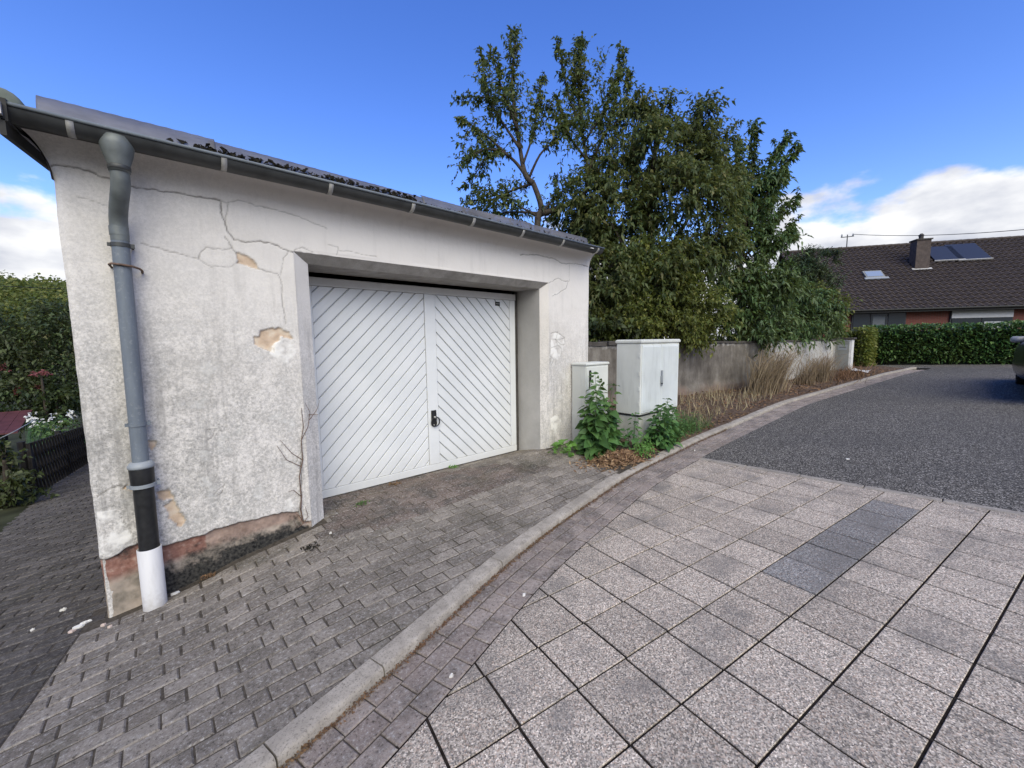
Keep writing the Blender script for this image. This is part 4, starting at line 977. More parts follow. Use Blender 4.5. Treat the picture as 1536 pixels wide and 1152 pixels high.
def build_trees():
    # --- tall two-stemmed fruit tree behind the garage
    rs = np.random.RandomState(1); d = 9.6
    J = lambda x, y, dd=0: atD((x, y), d + dd)
    b = J(812, 335); t = empty('fruit_tree', (b[0], b[1], float(terrain_z(b[0], b[1]))), 'tall loose two-topped fruit tree rising behind the garage roof', 'tree')
    trunk = limb(t, [(b[0] + .2, b[1] + .1, float(terrain_z(b[0], b[1])) - .1), (b[0] + .1, b[1], 1.5), tuple(J(806, 345)), tuple(J(812, 312)), tuple(J(800, 275))], .10, .06, 'trunk', MAT['bark'])
    fork = J(800, 275)
    specs = [([fork, J(788, 262), J(780, 223, .1), J(772, 169), J(768, 120), J(774, 50)], .075, 1.0, .30),
             ([J(788, 262), J(770, 240), J(748, 226, -.2), J(722, 226, -.3), J(700, 240, -.4)], .045, .9, .30),
             ([J(780, 223), J(758, 190), J(735, 150, .3), J(722, 85, .4)], .04, .85, .25), ([J(776, 195), J(752, 130, -.3), J(738, 80, -.3)], .032, .7, .3),
             ([J(772, 169), J(750, 150, .2), J(710, 145, .3), J(692, 150, .3)], .03, .9, .2), ([J(785, 245), J(800, 200, .2), J(808, 150, .3), J(812, 122, .3)], .03, .75, .3),
             ([J(793, 268), J(810, 232, -.2), J(830, 212, -.2), J(842, 190, -.3)], .035, .7, .55), ([J(770, 240), J(725, 200, -.3), J(692, 178, -.3)], .03, .9, .3),
             ([J(735, 228), J(712, 262, .1), J(700, 275, .1)], .02, .6, .3),
             # right-hand stem
             ([J(812, 320), J(850, 308, .3), J(880, 285, .4), J(880, 240, .4), J(872, 190, .4), J(868, 120, .4), J(871, 62, .4)], .075, 1.0, .48),
             ([J(880, 262, .4), J(898, 220, .5), J(918, 175, .6), J(926, 130, .6), J(930, 78, .6)], .045, .9, .3),
             ([J(872, 190, .4), J(852, 140, .2), J(838, 66, .1)], .035, .7, .3), ([J(876, 215, .4), J(905, 165, .2), J(920, 120, .2)], .03, .8, .25),
             ([J(880, 240, .4), J(850, 200, 0), J(826, 165, -.1), J(818, 160, -.1)], .035, .95, .3), ([J(874, 200, .4), J(845, 175, .2), J(835, 150, .2)], .03, .9, .25), ([J(905, 200, .5), J(935, 170, .5), J(942, 110, .5)], .03, .8, .25),
             # low spread behind the roof edge
             ([fork, J(770, 285, .2), J(735, 300, .3), J(705, 300, .2)], .04, 1.0, .3), ([J(812, 320), J(770, 318, .2), J(730, 322, .3), J(700, 318, .3)], .035, 1.0, .25), ([J(812, 318), J(840, 290, .0), J(862, 270, .2)], .03, .9, .25), ([J(808, 325), J(760, 300, -.2), J(720, 285, -.3)], .03, .9, .3)]
    LB = []
    for pts, r, lf, sp in specs: q = limb(t, pts, r, r * .22); LB.append((q, lf, sp))
    A, D, L = limb_shoots(LB, rs, .15, .62); A2, D2, L2 = sub_shoots(A, D, L, 1, rs)
    B = [blob((752, 170), d, 50, 62, .7, .8), blob((718, 205), d, 30, 48, .6, .8), blob((800, 185), d, 26, 40, .5, .6), blob((880, 165), d + .4, 44, 60, .7, 1.0), blob((850, 215), d + .2, 36, 40, .6, .9), blob((915, 200), d + .5, 34, 60, .6, 1.0), blob((905, 110), d + .5, 26, 30, .4, .8),
         blob((745, 310), d + .2, 48, 24, .6, 1.1), blob((800, 300), d + .2, 45, 30, .6, 1.1), blob((850, 290), d + .3, 40, 28, .6, 1.1), blob((705, 235), d, 20, 22, .4, .8), blob((768, 100), d, 12, 40, .25, .9), blob((870, 90), d + .4, 11, 34, .25, 1.0)]
    A3, D3, L3 = blob_shoots(B, rs, 24, .38, .5)
    crown(t, 'crown', 'plum', np.vstack([A, A2, A3]), np.vstack([D, D2, D3]), np.r_[L, L2, L3], 7, .105, .48, rs, -.12)
    # --- main dense olive tree
    rs = np.random.RandomState(2); d = 9.7
    c = J(990, 520); t = empty('hornbeam_tree', (c[0], c[1], float(terrain_z(c[0], c[1]))), 'large dense olive-green tree in the middle of the garden group', 'tree')
    limb(t, [(c[0], c[1], -.1), tuple(J(985, 440)), tuple(J(975, 330)), tuple(J(985, 200))], .17, .04, 'trunk')
    for q in ([J(985, 440), J(930, 360, -.3), J(900, 300, -.4)], [J(983, 400), J(1040, 310, .3), J(1055, 190, .3)], [J(980, 360), J(950, 250, .2), J(960, 170, .2)], [J(985, 420), J(1050, 380, -.5), J(1090, 330, -.6)], [J(985, 440), J(920, 400, .4), J(880, 340, .6)]): limb(t, q, .06, .015)
    B = [blob((975, 225), d, 42, 52, .8, 1.0), blob((1045, 220), d + .1, 34, 48, .7, 1.1), blob((1056, 168), d, 9, 22, .25, 1.8), blob((1020, 300), d - .3, 70, 58, 1.1, .9), blob((930, 315), d, 55, 50, 1.0, .85), blob((915, 245), d + .3, 28, 42, .7, .7),
         blob((880, 350), d + .2, 45, 40, .9, .8), blob((960, 172), d, 22, 20, .35, 1.3), blob((1000, 172), d, 20, 18, .35, 1.2), blob((1078, 215), d, 18, 26, .4, 1.2), blob((1085, 275), d - .2, 24, 40, .5, 1.0), blob((1065, 370), d - .4, 40, 40, .7, 1.0), blob((900, 420), d - .4, 60, 55, 1.0), blob((985, 420), d - .5, 70, 60, 1.0), blob((860, 300), d + .3, 40, 35, .7, .6), blob((905, 480), d - .6, 45, 45, .7)]
    A, D, L = blob_shoots(B, rs, 118, .44); crown(t, 'crown', 'hornbeam', A, D, L, 9, .115, .48, rs, -.3, droop=.45)
    # --- yellow-green shrub mass in front of it, leaning over the wall
    rs = np.random.RandomState(3); d = 8.9
    c = atD((985, 560), d); t = empty('field_maple_shrub', (c[0], c[1], float(terrain_z(c[0], c[1]))), 'yellow-green small-leaved shrub hanging over the grey garden wall', 'shrub')
    for px in ((945, 430), (985, 400), (1020, 430), (1060, 440)): limb(t, [(c[0], c[1], 0), tuple(atD((985 * .5 + px[0] * .5, 490), d)), tuple(atD(px, d))], .04, .01, 'stem')
    B = [blob((1000, 440), d, 75, 50, .6, 1.2), blob((945, 480), d - .1, 50, 32, .6, 1.2), blob((1050, 470), d - .1, 60, 42, .6, 1.1), blob((985, 390), d + .3, 55, 40, .6), blob((1010, 492), d - .3, 75, 25, .5, 1.2), blob((905, 495), d - .1, 35, 25, .5, 1.0)]
    A, D, L = blob_shoots(B, rs, 120, .28, .2); crown(t, 'crown', 'yellowgreen', A, D, L, 9, .068, .7, rs, -.35, droop=.4, r0=.003)
    # --- cherry at the right with long drooping leaves
    rs = np.random.RandomState(4); d = 10.7
    J = lambda x, y, dd=0: atD((x, y), d + dd)
    c = J(1110, 540); t = empty('cherry_tree', (c[0], c[1], float(terrain_z(c[0], c[1]))), 'dark green cherry tree with long drooping leaves and branches pointing right', 'tree')
    limb(t, [(c[0], c[1], 0), tuple(J(1112, 460)), tuple(J(1110, 380)), tuple(J(1125, 300))], .12, .05, 'trunk')
    specs = [([J(1110, 400), J(1120, 320, .2), J(1130, 250, .3), J(1132, 190, .3)], .05, .9, .2), ([J(1118, 330), J(1145, 270), J(1165, 230), J(1178, 208)], .04, .8, .2), ([J(1115, 360), J(1150, 290, -.3), J(1180, 245, -.4), J(1192, 225, -.4)], .04, .8, .2),
             ([J(1112, 390), J(1150, 345, .2), J(1175, 315, .2), J(1192, 300, .2)], .04, .7, .2), ([J(1112, 420), J(1140, 385, -.2), J(1165, 362, -.2), J(1188, 338, -.2)], .035, .6, .2), ([J(1112, 430), J(1150, 380, .1), J(1172, 365), J(1190, 350)], .03, .55, .3),
             ([J(1115, 350), J(1095, 280, -.2), J(1085, 230, -.2)], .035, .8, .2), ([J(1118, 310), J(1105, 255, .2), J(1108, 215, .2)], .03, .7, .2), ([J(1115, 340), J(1150, 300, .4), J(1170, 275, .4), J(1178, 262, .4)], .03, .7, .2),
             ([J(1110, 440), J(1140, 420), J(1165, 410), J(1180, 395)], .03, .7, .2), ([J(1110, 450), J(1080, 400, -.4), J(1060, 360, -.5)], .03, .9, .2)]
    LB = []
    for pts, r, lf, sp in specs: q = limb(t, pts, r, r * .25); LB.append((q, lf, sp))
    A, D, L = limb_shoots(LB, rs, .15, .62); A2, D2, L2 = sub_shoots(A, D, L, 1, rs)
    B = [blob((1110, 350), d, 42, 70, .7, .9), blob((1100, 440), d - .2, 55, 50, .8, .9), blob((1155, 440), d - .3, 50, 40, .7, .9), blob((1130, 490), d - .6, 70, 24, .5, 1.0), blob((1140, 290), d, 35, 50, .6, .7), blob((1160, 340), d, 28, 40, .5, .6)]
    A3, D3, L3 = blob_shoots(B, rs, 72, .40, .25)
    crown(t, 'crown', 'cherry', np.vstack([A, A2, A3]), np.vstack([D, D2, D3]), np.r_[L, L2, L3], 8, .128, .42, rs, -.28, droop=.5)
    # --- overhanging bough above the dry grass
    rs = np.random.RandomState(5); d = 11.9
    c = atD((1190, 540), d); t = empty('walnut_sapling', (c[0], c[1] + .6, float(terrain_z(c[0], c[1]))), 'low broad sapling drooping over the garden wall above dry grass', 'tree')
    limb(t, [(c[0], c[1] + .6, 0), tuple(atD((1192, 490), d + .4)), tuple(atD((1200, 440), d + .3))], .06, .02, 'trunk')
    B = [blob((1195, 455), d, 55, 32, .6, 1.0), blob((1232, 470), d, 35, 25, .5, 1.0), blob((1150, 495), d - .6, 45, 18, .4, 1.0), blob((1205, 500), d - .7, 32, 22, .35, 1.1), blob((1180, 478), d - .3, 60, 26, .5, 1.0)]
    A, D, L = blob_shoots(B, rs, 75, .36, .1); crown(t, 'crown', 'cherry', A, D, L, 8, .125, .40, rs, -.4, droop=.5)
    # --- yellowing shrub and dark conifer next to the pillar
    rs = np.random.RandomState(6); d = 13.2
    c = atD((1235, 520), d); t = empty('hazel_shrub', (c[0], c[1] + .4, float(terrain_z(c[0], c[1]))), 'yellowing shrub between the cherry and the white gate pillar', 'shrub')
    for px in ((1225, 440), (1250, 450), (1240, 430)): limb(t, [(c[0], c[1] + .4, 0), tuple(atD(px, d + .3))], .03, .01, 'stem')
    B = [blob((1238, 465), d, 32, 34, .6, 1.5), blob((1215, 448), d, 30, 26, .5, 1.4), blob((1258, 478), d, 16, 22, .4, 1.3)]
    A, D, L = blob_shoots(B, rs, 60, .28, .2); crown(t, 'crown', 'yellowgreen', A, D, L, 7, .10, .5, rs, -.35)
    rs = np.random.RandomState(7); d = 14.5
    c = atD((1215, 520), d); t = empty('conifer_tree', (c[0], c[1], float(terrain_z(c[0], c[1]))), 'small dark conifer between the cherry tree and the tiled house', 'tree')
    limb(t, [(c[0], c[1], 0), tuple(atD((1214, 378), d))], .08, .01, 'trunk')
    B = [blob((1212, 402), d, 24, 26, .6, 1.6), blob((1214, 435), d, 42, 40, .9, 1.5), blob((1206, 388), d, 14, 12, .3, 1.5), blob((1240, 388), d, 20, 8, .3, 1.3), blob((1190, 420), d, 30, 40, .6, 1.4)]
    A, D, L = blob_shoots(B, rs, 95, .26, .5); crown(t, 'crown', 'conifer', A, D, L, 12, .085, .34, rs, -.1)
    # --- dark undergrowth behind the wall
    rs = np.random.RandomState(8)
    for px, dd, rx, ry in (((905, 500), 8.6, 55, 30), ((1075, 500), 10.6, 75, 30), ((870, 400), 11.0, 75, 85), ((1150, 470), 12.4, 85, 60), ((985, 440), 11.2, 95, 75)):
        c = atD((px[0], 540), dd); t = empty('background_bush', (c[0], c[1], float(terrain_z(c[0], c[1]))), {905: 'dark bush behind the wall next to the garage corner', 1075: 'dark bush behind the wall under the cherry', 870: 'tall dark bush seen through gaps above the garage corner', 1150: 'dark bush deep behind the cherry tree', 985: 'broad dark bush behind the yellow-green shrub'}[px[0]], 'bush')
        limb(t, [(c[0], c[1], -.05), tuple(atD(px, dd))], .05, .02, 'stem')
        A, D, L = blob_shoots([blob(px, dd, rx, ry, .7)], rs, 80, .3); crown(t, 'crown', 'shaded_bush', A, D, L, 8, .13, .55, rs, -.2)
build_trees()

# ------------------------------------------------------------------ garden wall and gate pillar
WALL = [(4.40, 5.16), (6.2, 4.78), (8.6, 4.22), (11.4, 3.53), (13.6, 3.17), (15.70, 2.90)]
def wall_at(t):
    pts = np.array(WALL); seg = np.linalg.norm(np.diff(pts, axis=0), axis=1); cum = np.r_[0, np.cumsum(seg)]; s = t * cum[-1]
    i = min(len(seg) - 1, int(np.searchsorted(cum, s, 'right') - 1)); p = pts[i] + (pts[i + 1] - pts[i]) * ((s - cum[i]) / seg[i]); d = (pts[i + 1] - pts[i]) / seg[i]
    return p, d
def build_garden_wall():
    w = empty('garden_wall', (8.6, 4.22, .15), 'long low garden wall with stained grey render running from garage to gate pillar', 'wall')
    n, m = 240, 26; V = []; 
    for i in range(n + 1):
        p, d = wall_at(i / n); nx = np.array([d[1], -d[0]])        # towards the street
        if nx[1] > 0: nx = -nx
        top = 1.415 + .012 * float(vnoise(p[0], 0.0, 1.5, 3)) + .010 * float(vnoise(p[0], 2.0, 9, 4))
        for j in range(m + 1):
            z = -.15 + (top + .15) * j / m
            r = .010 * float(fbm(p[0], z, 2.5, 5, 4)); foot = .035 * max(0, min(1, (float(verge_z(p[0], p[1])) + .16 + .1 * float(fbm(p[0], 0., 1.2, 8, 3)) - z) / .02))
            q = p + nx * (r + foot); V.append((q[0], q[1], z))
        q = p - nx * .22; V.append((q[0], q[1], top)); V.append((q[0], q[1], -.15))
    k = m + 3; I = np.arange((n + 1) * k).reshape(n + 1, k)
    F = np.stack([I[:-1, :-1], I[1:, :-1], I[1:, 1:], I[:-1, 1:]], -1).reshape(-1, 4)
    mesh_obj('wall_body', np_mesh('wall_body', V, F), MAT['garden_wall'], w, True)
    # coping slabs, one by one; heavier broken ones next to the garage
    pts = np.array(WALL); tot = np.linalg.norm(np.diff(pts, axis=0), axis=1).sum(); s = 0.0; rr = random.Random(5)
    while s < tot - .1:
        L = rr.uniform(.30, .42) if s < 2.2 else .8
        (a, d), (b, _) = wall_at(s / tot), wall_at(min(1, (s + L - .012) / tot)); nx = np.array([d[1], -d[0]]); nx = -nx if nx[1] > 0 else nx
        o = .05 + rr.uniform(-.02, .025) if s < 2.2 else .035; h = .075 if s < 2.2 else .045; dz = rr.uniform(-.012, .012); zb = 1.405 + dz
        a2, b2 = a + nx * o, b + nx * o; a3, b3 = a - nx * .26, b - nx * .26
        MB().prism([tuple(a2), tuple(b2), tuple(b3), tuple(a3)], zb, zb + h, .008).build('coping_stone', MAT['coping'], w); s += L
    p = empty('gate_pillar', (15.95, 2.72, .45), 'white gate pillar with recessed grey panel at the end of the garden wall', 'pillar')
    x0, y0, y1, zt = 15.72, 2.47, 2.96, 1.43
    MB().box((x0, y0, .30), (16.05, y1, zt), bev=.006).build('post', MAT['white_post'], p)
    MB().box((x0 - .022, y0 + .055, .50), (x0 - .002, y1 - .12, zt - .05), bev=.004).build('panel', MAT['grey_panel'], p)
    MB().box((x0 - .028, y0 + .10, 1.12), (x0 - .0225, y1 - .17, 1.27)).build('letter_slot', MAT['pipe_ring'], p)
    MB().box((x0 - .032, y0 + .13, 1.19), (x0 - .0285, y1 - .20, 1.21)).build('slot_flap', MAT['dark_metal'], p)
    MB().box((x0 - .06, y0 - .05, zt + .002), (16.10, y1 + .05, zt + .055), bev=.01).build('cap', MAT['coping'], p)
build_garden_wall()

# ------------------------------------------------------------------ street cabinets
def build_cabinets():
    x0, x1, y0, y1 = 4.765, 5.80, 2.885, 3.245
    c = empty('distribution_cabinet', (5.28, 3.06, .12), 'large pale grey street cabinet with two ribbed doors on a plinth', 'cabinet')
    MB().box((x0 + .012, y0 + .012, -.1), (x1 - .012, y1 - .012, .485), bev=.008).build('plinth', MAT['cabinet_base'], c)
    MB().box((x0 + .10, y0 + .004, .16), (x1 - .10, y0 + .0118, .44), bev=.003).build('plinth_panel', MAT['cabinet_base'], c)
    MB().box((x0 + .004, y0 + .004, .487), (x1 - .004, y1 - .004, .503)).build('seam', MAT['black_plastic'], c)
    MB().box((x0, y0, .505), (x1, y1, 1.452), bev=.008).build('body', MAT['cabinet'], c)
    MB().box((x0 - .014, y0 - .016, 1.454), (x1 + .014, y1 + .014, 1.507), bev=.014).build('lid', MAT['cabinet'], c)
    xm = (x0 + x1) / 2
    for a, b in ((x0 + .035, xm - .004), (xm + .004, x1 - .03)):
        d = empty('door', (0, 0, 0)); d.parent = c; d.location = ((a + b) / 2 - 5.28, y0 - 3.06, .98 - .12)
        MB().box((a, y0 - .010, .530), (b, y0 + .002, 1.432), bev=.003).build('door_leaf', MAT['cabinet_door'], d)
        n = 17; w = (b - a - .03) / n
        for k in range(n):
            xa = a + .015 + k * w
            MB().box((xa + w * .18, y0 - .0165, .555), (xa + w * .82, y0 - .0095, 1.410), bev=.002).build('rib', MAT['cabinet_door'], d)
    for z in (.63, .83, 1.03, 1.27): MB().box((x0 - .006, y0 + .004, z), (x0 + .001, y0 + .030, z + .055), bev=.002).build('hinge', MAT['cabinet'], c)
    h = MB().box((xm - .028, y0 - .030, .90), (xm + .022, y0 - .0170, 1.00), bev=.005); h.box((xm - .012, y0 - .036, .86), (xm + .010, y0 - .0168, 1.08), bev=.004); h.build('lock_handle', MAT['pipe_ring'], c)
    MB().tube([(xm - .003, y0 - .038, .895), (xm - .003, y0 - .026, .895)], .012, 10).build('lock', MAT['black_plastic'], c)
    x0, x1, y0, y1 = 4.035, 4.50, 3.20, 3.418
    c = empty('meter_cabinet', (4.27, 3.31, .17), 'narrow light grey utility cabinet standing against the garage corner', 'cabinet')
    MB().box((x0, y0, .05), (x1, y1, 1.185), bev=.006).build('body', MAT['cabinet'], c)
    MB().box((x0 - .010, y0 - .014, 1.187), (x1 + .010, y1 + .004, 1.222), bev=.009).build('lid', MAT['cabinet'], c)
    MB().box((x0 + .012, y0 - .009, .26), (x1 - .010, y0 + .002, 1.168), bev=.004).build('door', MAT['cabinet'], c)
    h = MB().box((x0 + .055, y0 - .018, .90), (x0 + .092, y0 - .0095, 1.13), bev=.006); h.build('handle_recess', MAT['black_plastic'], c)
    MB().box((x0 + .062, y0 - .024, .905), (x0 + .085, y0 - .017, .975), bev=.003).build('handle', MAT['bracket'], c)
build_cabinets()

# ------------------------------------------------------------------ plants on the verge
def stalk_plant(name, label, cat, base, stems, mat, size, width, rs, pair=.075, group=None, parent_mat=None):
    t = empty(name, tuple(base), label, cat, group); AA, DD, S = [], [], []
    for (dx, dy), h, (lx, ly) in stems:
        p0 = np.array([base[0] + dx, base[1] + dy, float(verge_z(base[0] + dx, base[1] + dy)) - .02]); p1 = p0 + np.array([lx, ly, h])
        pts = [p0 + (p1 - p0) * s + np.array([lx, ly, 0]) * (s * s - s) * .8 for s in np.linspace(0, 1, 6)]
        MB().tube(pts, [.006, .0055, .005, .004, .003, .002], 5).build('stem', LEAF[mat] if parent_mat is None else parent_mat, t, True)
        z = .06
        k = 0
        while z < h:
            s = z / h; p = p0 + (p1 - p0) * s + np.array([lx, ly, 0]) * (s * s - s) * .8; a = k * math.pi / 2 + rs.uniform(-.4, .4)
            for q in range(3 if s < .8 else 2):
                b = a + q * (math.pi if s >= .8 else 2.1) + rs.uniform(-.3, .3); pet = .03 + .03 * (1 - s)
                AA.append(p + np.array([math.cos(b) * pet, math.sin(b) * pet, .01])); DD.append((math.cos(b), math.sin(b), .35 if s > .85 else rs.uniform(-.25, .25))); S.append(size * (1.15 - .55 * s) * rs.uniform(.8, 1.15))
            z += pair * (1.1 - .4 * s); k += 1
        for q in range(4): b = rs.uniform(0, 6.28); AA.append(p1); DD.append((math.cos(b), math.sin(b), .8)); S.append(size * .4)
    V, F, r = leaf_mesh(np.array(AA), np.array(DD), np.array(S), width, rs, droop=.35, broad=True)
    mesh_obj('leaves', np_mesh('leaves', V, F, None, {'rnd': r}), LEAF[mat], t); return t
def on_verge(px, dz=0.0):
    d = 3.0
    for _ in range(60): p = atD(px, d); d *= 1 + .5 * (p[2] - float(verge_z(p[0], p[1])) - dz) / max(.3, 1.5 - p[2] + .001) * .8
    return atD(px, d)
def ribbons(bases, tips, w, rs, sag=.0, n=4):
    """curved blades from base to tip rows, sagging at the tip"""
    B = np.asarray(bases); T = np.asarray(tips); k = len(B); side = rs.normal(size=(k, 3)); side[:, 2] *= .2; side /= np.linalg.norm(side, axis=1, keepdims=True)
    rows = []
    for i in range(n + 1):
        t = i / n; p = B + (T - B) * t; p = p.copy(); p[:, 2] += (np.linalg.norm((T - B)[:, :2], axis=1) * sag) * (4 * t * (1 - t)) ; ww = w * (1 - .85 * t)
        rows += [p - side * (ww if np.isscalar(ww) else ww[:, None]), p + side * (ww if np.isscalar(ww) else ww[:, None])]
    V = np.stack(rows, 1).reshape(-1, 3); m = 2 * (n + 1)
    T4 = np.array([[2 * i, 2 * i + 1, 2 * i + 3, 2 * i + 2] for i in range(n)]); F = (np.arange(k)[:, None, None] * m + T4[None]).reshape(-1, 4)
    return V, F, np.repeat(rs.rand(k), n)
def build_verge_plants():
    rs = np.random.RandomState(21)
    stalk_plant('nettle_plant', 'tall bushy nettle plant in front of the narrow utility cabinet', 'plant', (4.02, 3.03, .15),
                [((rs.uniform(-.22, .30), rs.uniform(-.12, .10)), h, (rs.uniform(-.14, .18), rs.uniform(-.08, .03))) for h in (.92, .80, .72, .66, .62, .58, .55, .50, .46, .42, .40, .36, .52, .48)] + [((.04, 0), 1.0, (-.06, 0)), ((.16, -.02), .84, (.14, -.02))], 'nettle', .155, .78, rs, .066)
    stalk_plant('nettle_plant', 'leafy nettle plant at the kerb in front of the large cabinet', 'plant', (4.86, 2.66, .1),
                [((rs.uniform(-.14, .30), rs.uniform(-.10, .10)), h, (rs.uniform(-.1, .14), rs.uniform(-.10, .06))) for h in (.66, .58, .52, .48, .44, .42, .38, .36, .54, .48, .40, .32, .56, .46, .36, .5)], 'nettle', .115, .66, rs, .06)
    stalk_plant('nettle_plant', 'small nettle shoot in front of the large cabinet corner', 'plant', (4.52, 2.82, .1),
                [((0, 0), .48, (.02, -.02)), ((.06, .03), .34, (.05, 0)), ((-.05, .02), .28, (-.05, 0))], 'nettle', .11, .62, rs)
    stalk_plant('young_weed', 'fine-leaved pale green weed beside the dead needle heap', 'plant', (4.42, 2.62, .1),
                [((rs.uniform(-.15, .2), rs.uniform(-.1, .1)), rs.uniform(.12, .26), (rs.uniform(-.06, .06), rs.uniform(-.06, .06))) for _ in range(16)], 'mallow', .05, .38, rs, .035)
    stalk_plant('young_weed', 'green grassy weed growing along the kerb right of the large cabinet', 'plant', (5.55, 2.72, .1),
                [((rs.uniform(-.35, .45), rs.uniform(-.12, .14)), rs.uniform(.12, .34), (rs.uniform(-.06, .06), rs.uniform(-.06, .06))) for _ in range(40)], 'nettle', .055, .34, rs, .035)
    # round-leaved mallow at the jamb
    t = empty('mallow_plant', (3.60, 3.22, .15), 'low round-leaved bright green weed at the foot of the right door jamb', 'plant')
    A = []; D = []
    for _ in range(46):
        a = rs.uniform(0, 6.28); r = rs.uniform(.02, .20); A.append((3.64 + math.cos(a) * r * 1.3, 3.20 + math.sin(a) * r * .7, float(pave_z(3.5, 3.2)) + rs.uniform(.02, .16) * (1.1 - r * 3))); D.append((math.cos(a), math.sin(a) - .5, .2))
    V, F, r = leaf_mesh(np.array(A), np.array(D), .075, 1.15, rs, droop=.2, broad=True); mesh_obj('leaves', np_mesh('leaves', V, F, None, {'rnd': r}), LEAF['mallow'], t)
    V, F, r = ribbons(np.array([(3.64, 3.2, float(pave_z(3.6, 3.2)) - .01)] * 46), np.array(A), .003, rs); mesh_obj('stems', np_mesh('stems', V, F, None, {'rnd': r}), LEAF['mallow'], t)
    # heap of dead needles
    n = 2600; x = rs.normal(4.02, .22, n); y = rs.normal(2.72, .10, n) + (x - 4.02) * -.10; h = .085 * np.exp(-((x - 4.02) / .34) ** 2 - ((y - 2.72) / .18) ** 2)
    P = np.stack([x, y, np.array([max(float(verge_z(a, b)), float(pave_z(a, b)) if a < 3.85 else -9) for a, b in zip(x, y)]) + h * rs.uniform(.2, 1, n) + .006], 1)
    D = rs.normal(size=(n, 3)) * np.array([1, 1, .35]); V, F, r = leaf_mesh(P, D, .055, .26, rs, droop=.1)
    o = mesh_obj('dead_needle_litter', np_mesh('dead_needle_litter', V, F, None, {'rnd': r}), LEAF['dead']); tag(o, 'heap of rust-brown dead needles beside the pavers', 'litter', kind='stuff')
    # leaf litter along the strip
    n = 2600; x = rs.uniform(4.3, 16.5, n) ** 1.0; ky = kerb_y(x); y = ky + .12 + rs.rand(n) ** 1.3 * 1.5; keep = ~((x < 5.9) & (y > 2.8)); x, y = x[keep], y[keep]
    P = np.stack([x, y, np.array([float(verge_z(a, b)) for a, b in zip(x, y)]) + .035 * rs.rand(len(x)) + .008], 1); D = rs.normal(size=(len(x), 3)) * np.array([1, 1, .25])
    V, F, r = leaf_mesh(P, D, .06, .4, rs, droop=.1); o = mesh_obj('leaf_litter', np_mesh('leaf_litter', V, F, None, {'rnd': r * .62}), LEAF['dead']); tag(o, 'dry brown leaf litter scattered along the planting strip', 'litter', kind='stuff')
    # cut stubble
    n = 430; x = rs.uniform(5.9, 9.6, n); ky = kerb_y(x); y = ky + .28 + rs.rand(n) * (1.25 - (x - 5.9) * .02)
    B = np.stack([x, y, np.array([float(verge_z(a, b)) for a, b in zip(x, y)]) - .01], 1); T = B + np.stack([rs.normal(0, .05, n), rs.normal(0, .05, n), rs.uniform(.10, .27, n)], 1)
    V, F, r = ribbons(B, T, .008, rs, 0, 2); o = mesh_obj('cut_stubble', np_mesh('cut_stubble', V, F, None, {'rnd': np.clip(r * .6 + .4, 0, 1)}), LEAF['straw']); tag(o, 'pale cut straw stubble in front of the garden wall', 'stubble', kind='stuff')
    # tufts of green along the kerb among the stubble
    n = 420; x = rs.uniform(4.9, 6.4, n); y = kerb_y(x) + .13 + rs.rand(n) * .35; B = np.stack([x, y, np.array([float(verge_z(a, b)) for a, b in zip(x, y)])], 1); T = B + np.stack([rs.normal(0, .06, n), rs.normal(0, .06, n), rs.uniform(.06, .22, n)], 1)
    V, F, r = ribbons(B, T, .004, rs, .1, 3); o = mesh_obj('kerb_grass', np_mesh('kerb_grass', V, F, None, {'rnd': r}), LEAF['nettle']); tag(o, 'thin green grass blades along the kerb by the large cabinet', 'grass', kind='stuff')
    # dry ornamental grass clumps leaning to the right
    for nm, lab, c, n, hh, lean, wx, mt in (('ornamental_grass', 'tall dry straw-coloured grass clump arching over the strip below the wall', (10.3, 3.02), 1000, (.35, .95), 1.35, .62, 'straw'),
                                       ('ornamental_grass', 'second dry grass clump beside the gate pillar, browner and shorter', (12.8, 2.68), 800, (.25, .72), .9, .95, 'straw')):
        t = empty(nm, (c[0], c[1], float(verge_z(*c))), lab, 'grass clump')
        cl = rs.randint(0, 3, n); bx = c[0] + (cl - 1) * wx * .75 + rs.normal(0, .10, n); by = c[1] + np.array([.08, -.06, .05])[cl] + rs.normal(0, .10, n); B = np.stack([bx, by, np.array([float(verge_z(a, b)) for a, b in zip(bx, by)]) - .02], 1)
        H = rs.uniform(hh[0], hh[1], n); T = B + np.stack([rs.normal(lean * .62, .55, n) * H, rs.normal(-.05, .36, n) * H, H * (1 - .25 * rs.rand(n))], 1)
        V, F, r = ribbons(B, T, .0058, rs, .42, 6); mesh_obj('blades', np_mesh('blades', V, F, None, {'rnd': r * (.50 if c[0] > 12 else .66)}), LEAF[mt], t)
    t = empty('withered_perennial', (14.6, 2.2, float(verge_z(14.6, 2.2))), 'low withered red-brown plant tangle at the foot of the pillar', 'plant')
    n = 420; bx = rs.normal(14.2, .7, n); by = rs.normal(2.25, .16, n); B = np.stack([bx, by, np.array([float(verge_z(a, b)) for a, b in zip(bx, by)])], 1); T = B + np.stack([rs.normal(0, .16, n), rs.normal(0, .12, n), rs.uniform(.08, .34, n)], 1)
    V, F, r = ribbons(B, T, .006, rs, .2, 3); tag(mesh_obj('stalks', np_mesh('stalks', V, F, None, {'rnd': r * .6}), LEAF['dead'], t), kind='stuff')
    # crumpled white sheet lying by the pillar
    V = []; F = []
    for i in range(15):
        for j in range(10): x = 15.15 + i * .035; y = 1.98 + j * .045; V.append((x, y, float(verge_z(x, y)) + .03 + .10 * abs(float(fbm(x, y, 5, 3, 3))) + .01))
    for i in range(14):
        for j in range(9): F.append((i * 10 + j, i * 10 + 10 + j, i * 10 + 11 + j, i * 10 + 1 + j))
